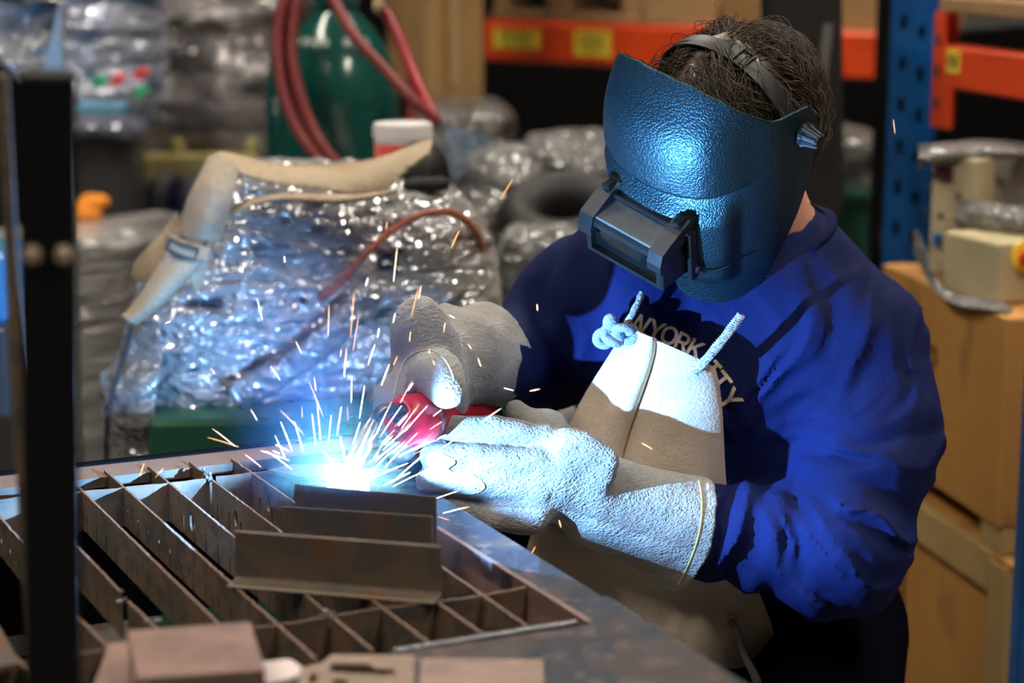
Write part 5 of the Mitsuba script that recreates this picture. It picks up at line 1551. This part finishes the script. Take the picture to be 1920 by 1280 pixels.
scene[og] = ply_(crumple(cat_([trimesh.creation.icosphere(3, .026).apply_transform(np.diag([1.3, 1, .55, 1])).apply_translation(oc + [dx, .02 * k, dz]) for k, (dx, dz) in enumerate(((0, -.012), (-.012, .004), (.008, .012)))]), .008, 40, 2), 'orange_cloth', True)
fp = thing('film_roll', 'pale sheet of film draped over a panel behind the top of the steel post', 'plastic film')
add(fp + '__panel', block(P(48, 60, 3.75), P(121, 60, 3.77), .03, 0, hgt(80, -40, 3.75), .006), mat('panel_pale', (.23, .235, .21), rough=.35))
add(fp + '__film_wrap', drape([[(-40, -30, 3.65), (20, 5, 3.63), (85, 2, 3.63), (125, 30, 3.65)], [(-40, 40, 3.63), (20, 60, 3.65), (60, 30, 3.67), (110, 10, 3.65)], [(-40, 70, 3.63), (0, 90, 3.63), (40, 115, 3.63), (80, 140, 3.65)], [(-40, 110, 3.63), (-10, 120, 3.64), (20, 130, 3.65), (60, 150, 3.67)]], 40, 40, th=.0015, amp=.014), 'film_clear', smooth=True)
sb = thing('steel_frame_bar', 'thin rusty upright bar standing left of the black post', 'bar')
scene[sb] = ply_(block(P(14, 600, 1.62), P(36, 600, 1.62), .01, .78, hgt(20, 130, 1.62), .002), 'steel', False)
bb = thing('blue_crate', 'box at the left edge behind the post, blue arc light put into its colour', 'crate')
add(bb + '__upper_box', block(P(-60, 560, 3.0), P(14, 560, 3.0), .15, hgt(0, 612, 3.0), hgt(0, 470, 3.0), .01), mat('arc_blue_tint', (.05, .16, .30), rough=.25))  # blue light of the arc on this box is put into its base colour
add(bb + '__stand', block(P(-70, 700, 3.0), P(12, 700, 3.0), .16, 0, hgt(0, 613, 3.0), .004), 'dark_metal')

# ------------------------------------------------------------------ the arc
scene['arc_lamp'] = {'type': 'sphere', 'center': ARC.tolist(), 'radius': .003, 'emitter': {'type': 'area', 'radiance': rgb(*(ARC_I / (math.pi * .003**2))), 'sampling_weight': 6.0}}
scene['welding_arc'] = scene.pop('arc_lamp')
tag('welding_arc', 'blinding blue-white welding arc under the torch nozzle', 'welding arc')

# ------------------------------------------------------------------ smoke rising from the weld
sl, sh_ = ARC - [.20, .14, .075], ARC + [.20, .16, .34]
N_ = (44, 34, 44)
g3 = np.stack(np.meshgrid(*[np.linspace(sl[k], sh_[k], N_[k]) for k in range(3)], indexing='ij'), -1)
dv = g3 - ARC
rise = np.clip(dv[..., 2], 0, None)
rad_ = np.sqrt((dv[..., 0] + .30 * rise)**2 + (dv[..., 1])**2 + np.minimum(dv[..., 2], 0)**2 * 2.2)
den = np.exp(-(rad_ / (.060 + .16 * rise))**2) * np.exp(-rise / .075)
den *= .25 + 1.5 * vfbm(g3 * [20, 20, 11], 4, 3)**1.6
edge = np.minimum(np.minimum(g3 - sl, sh_ - g3).min(-1) / .03, 1).clip(0, 1)
den = (den * edge).transpose(2, 1, 0)[..., None].astype(np.float32)
smk = box(*(sh_ - sl), 0, (sl + sh_) / 2)
scene['smoke'] = {**mikit.ply(smk), 'bsdf': {'type': 'null'}, 'interior': {'type': 'heterogeneous', 'albedo': {'type': 'constvolume', 'value': {'type': 'rgb', 'value': [.10, .16, .44]}},
                  'sigma_t': {'type': 'gridvolume', 'grid': mi.VolumeGrid(den), 'to_world': T().translate(sl.tolist()).scale((sh_ - sl).tolist())}, 'scale': 3.0, 'phase': {'type': 'isotropic'}}}
tag('smoke', 'thin bluish smoke glowing over the welding arc', 'smoke', kind='stuff')
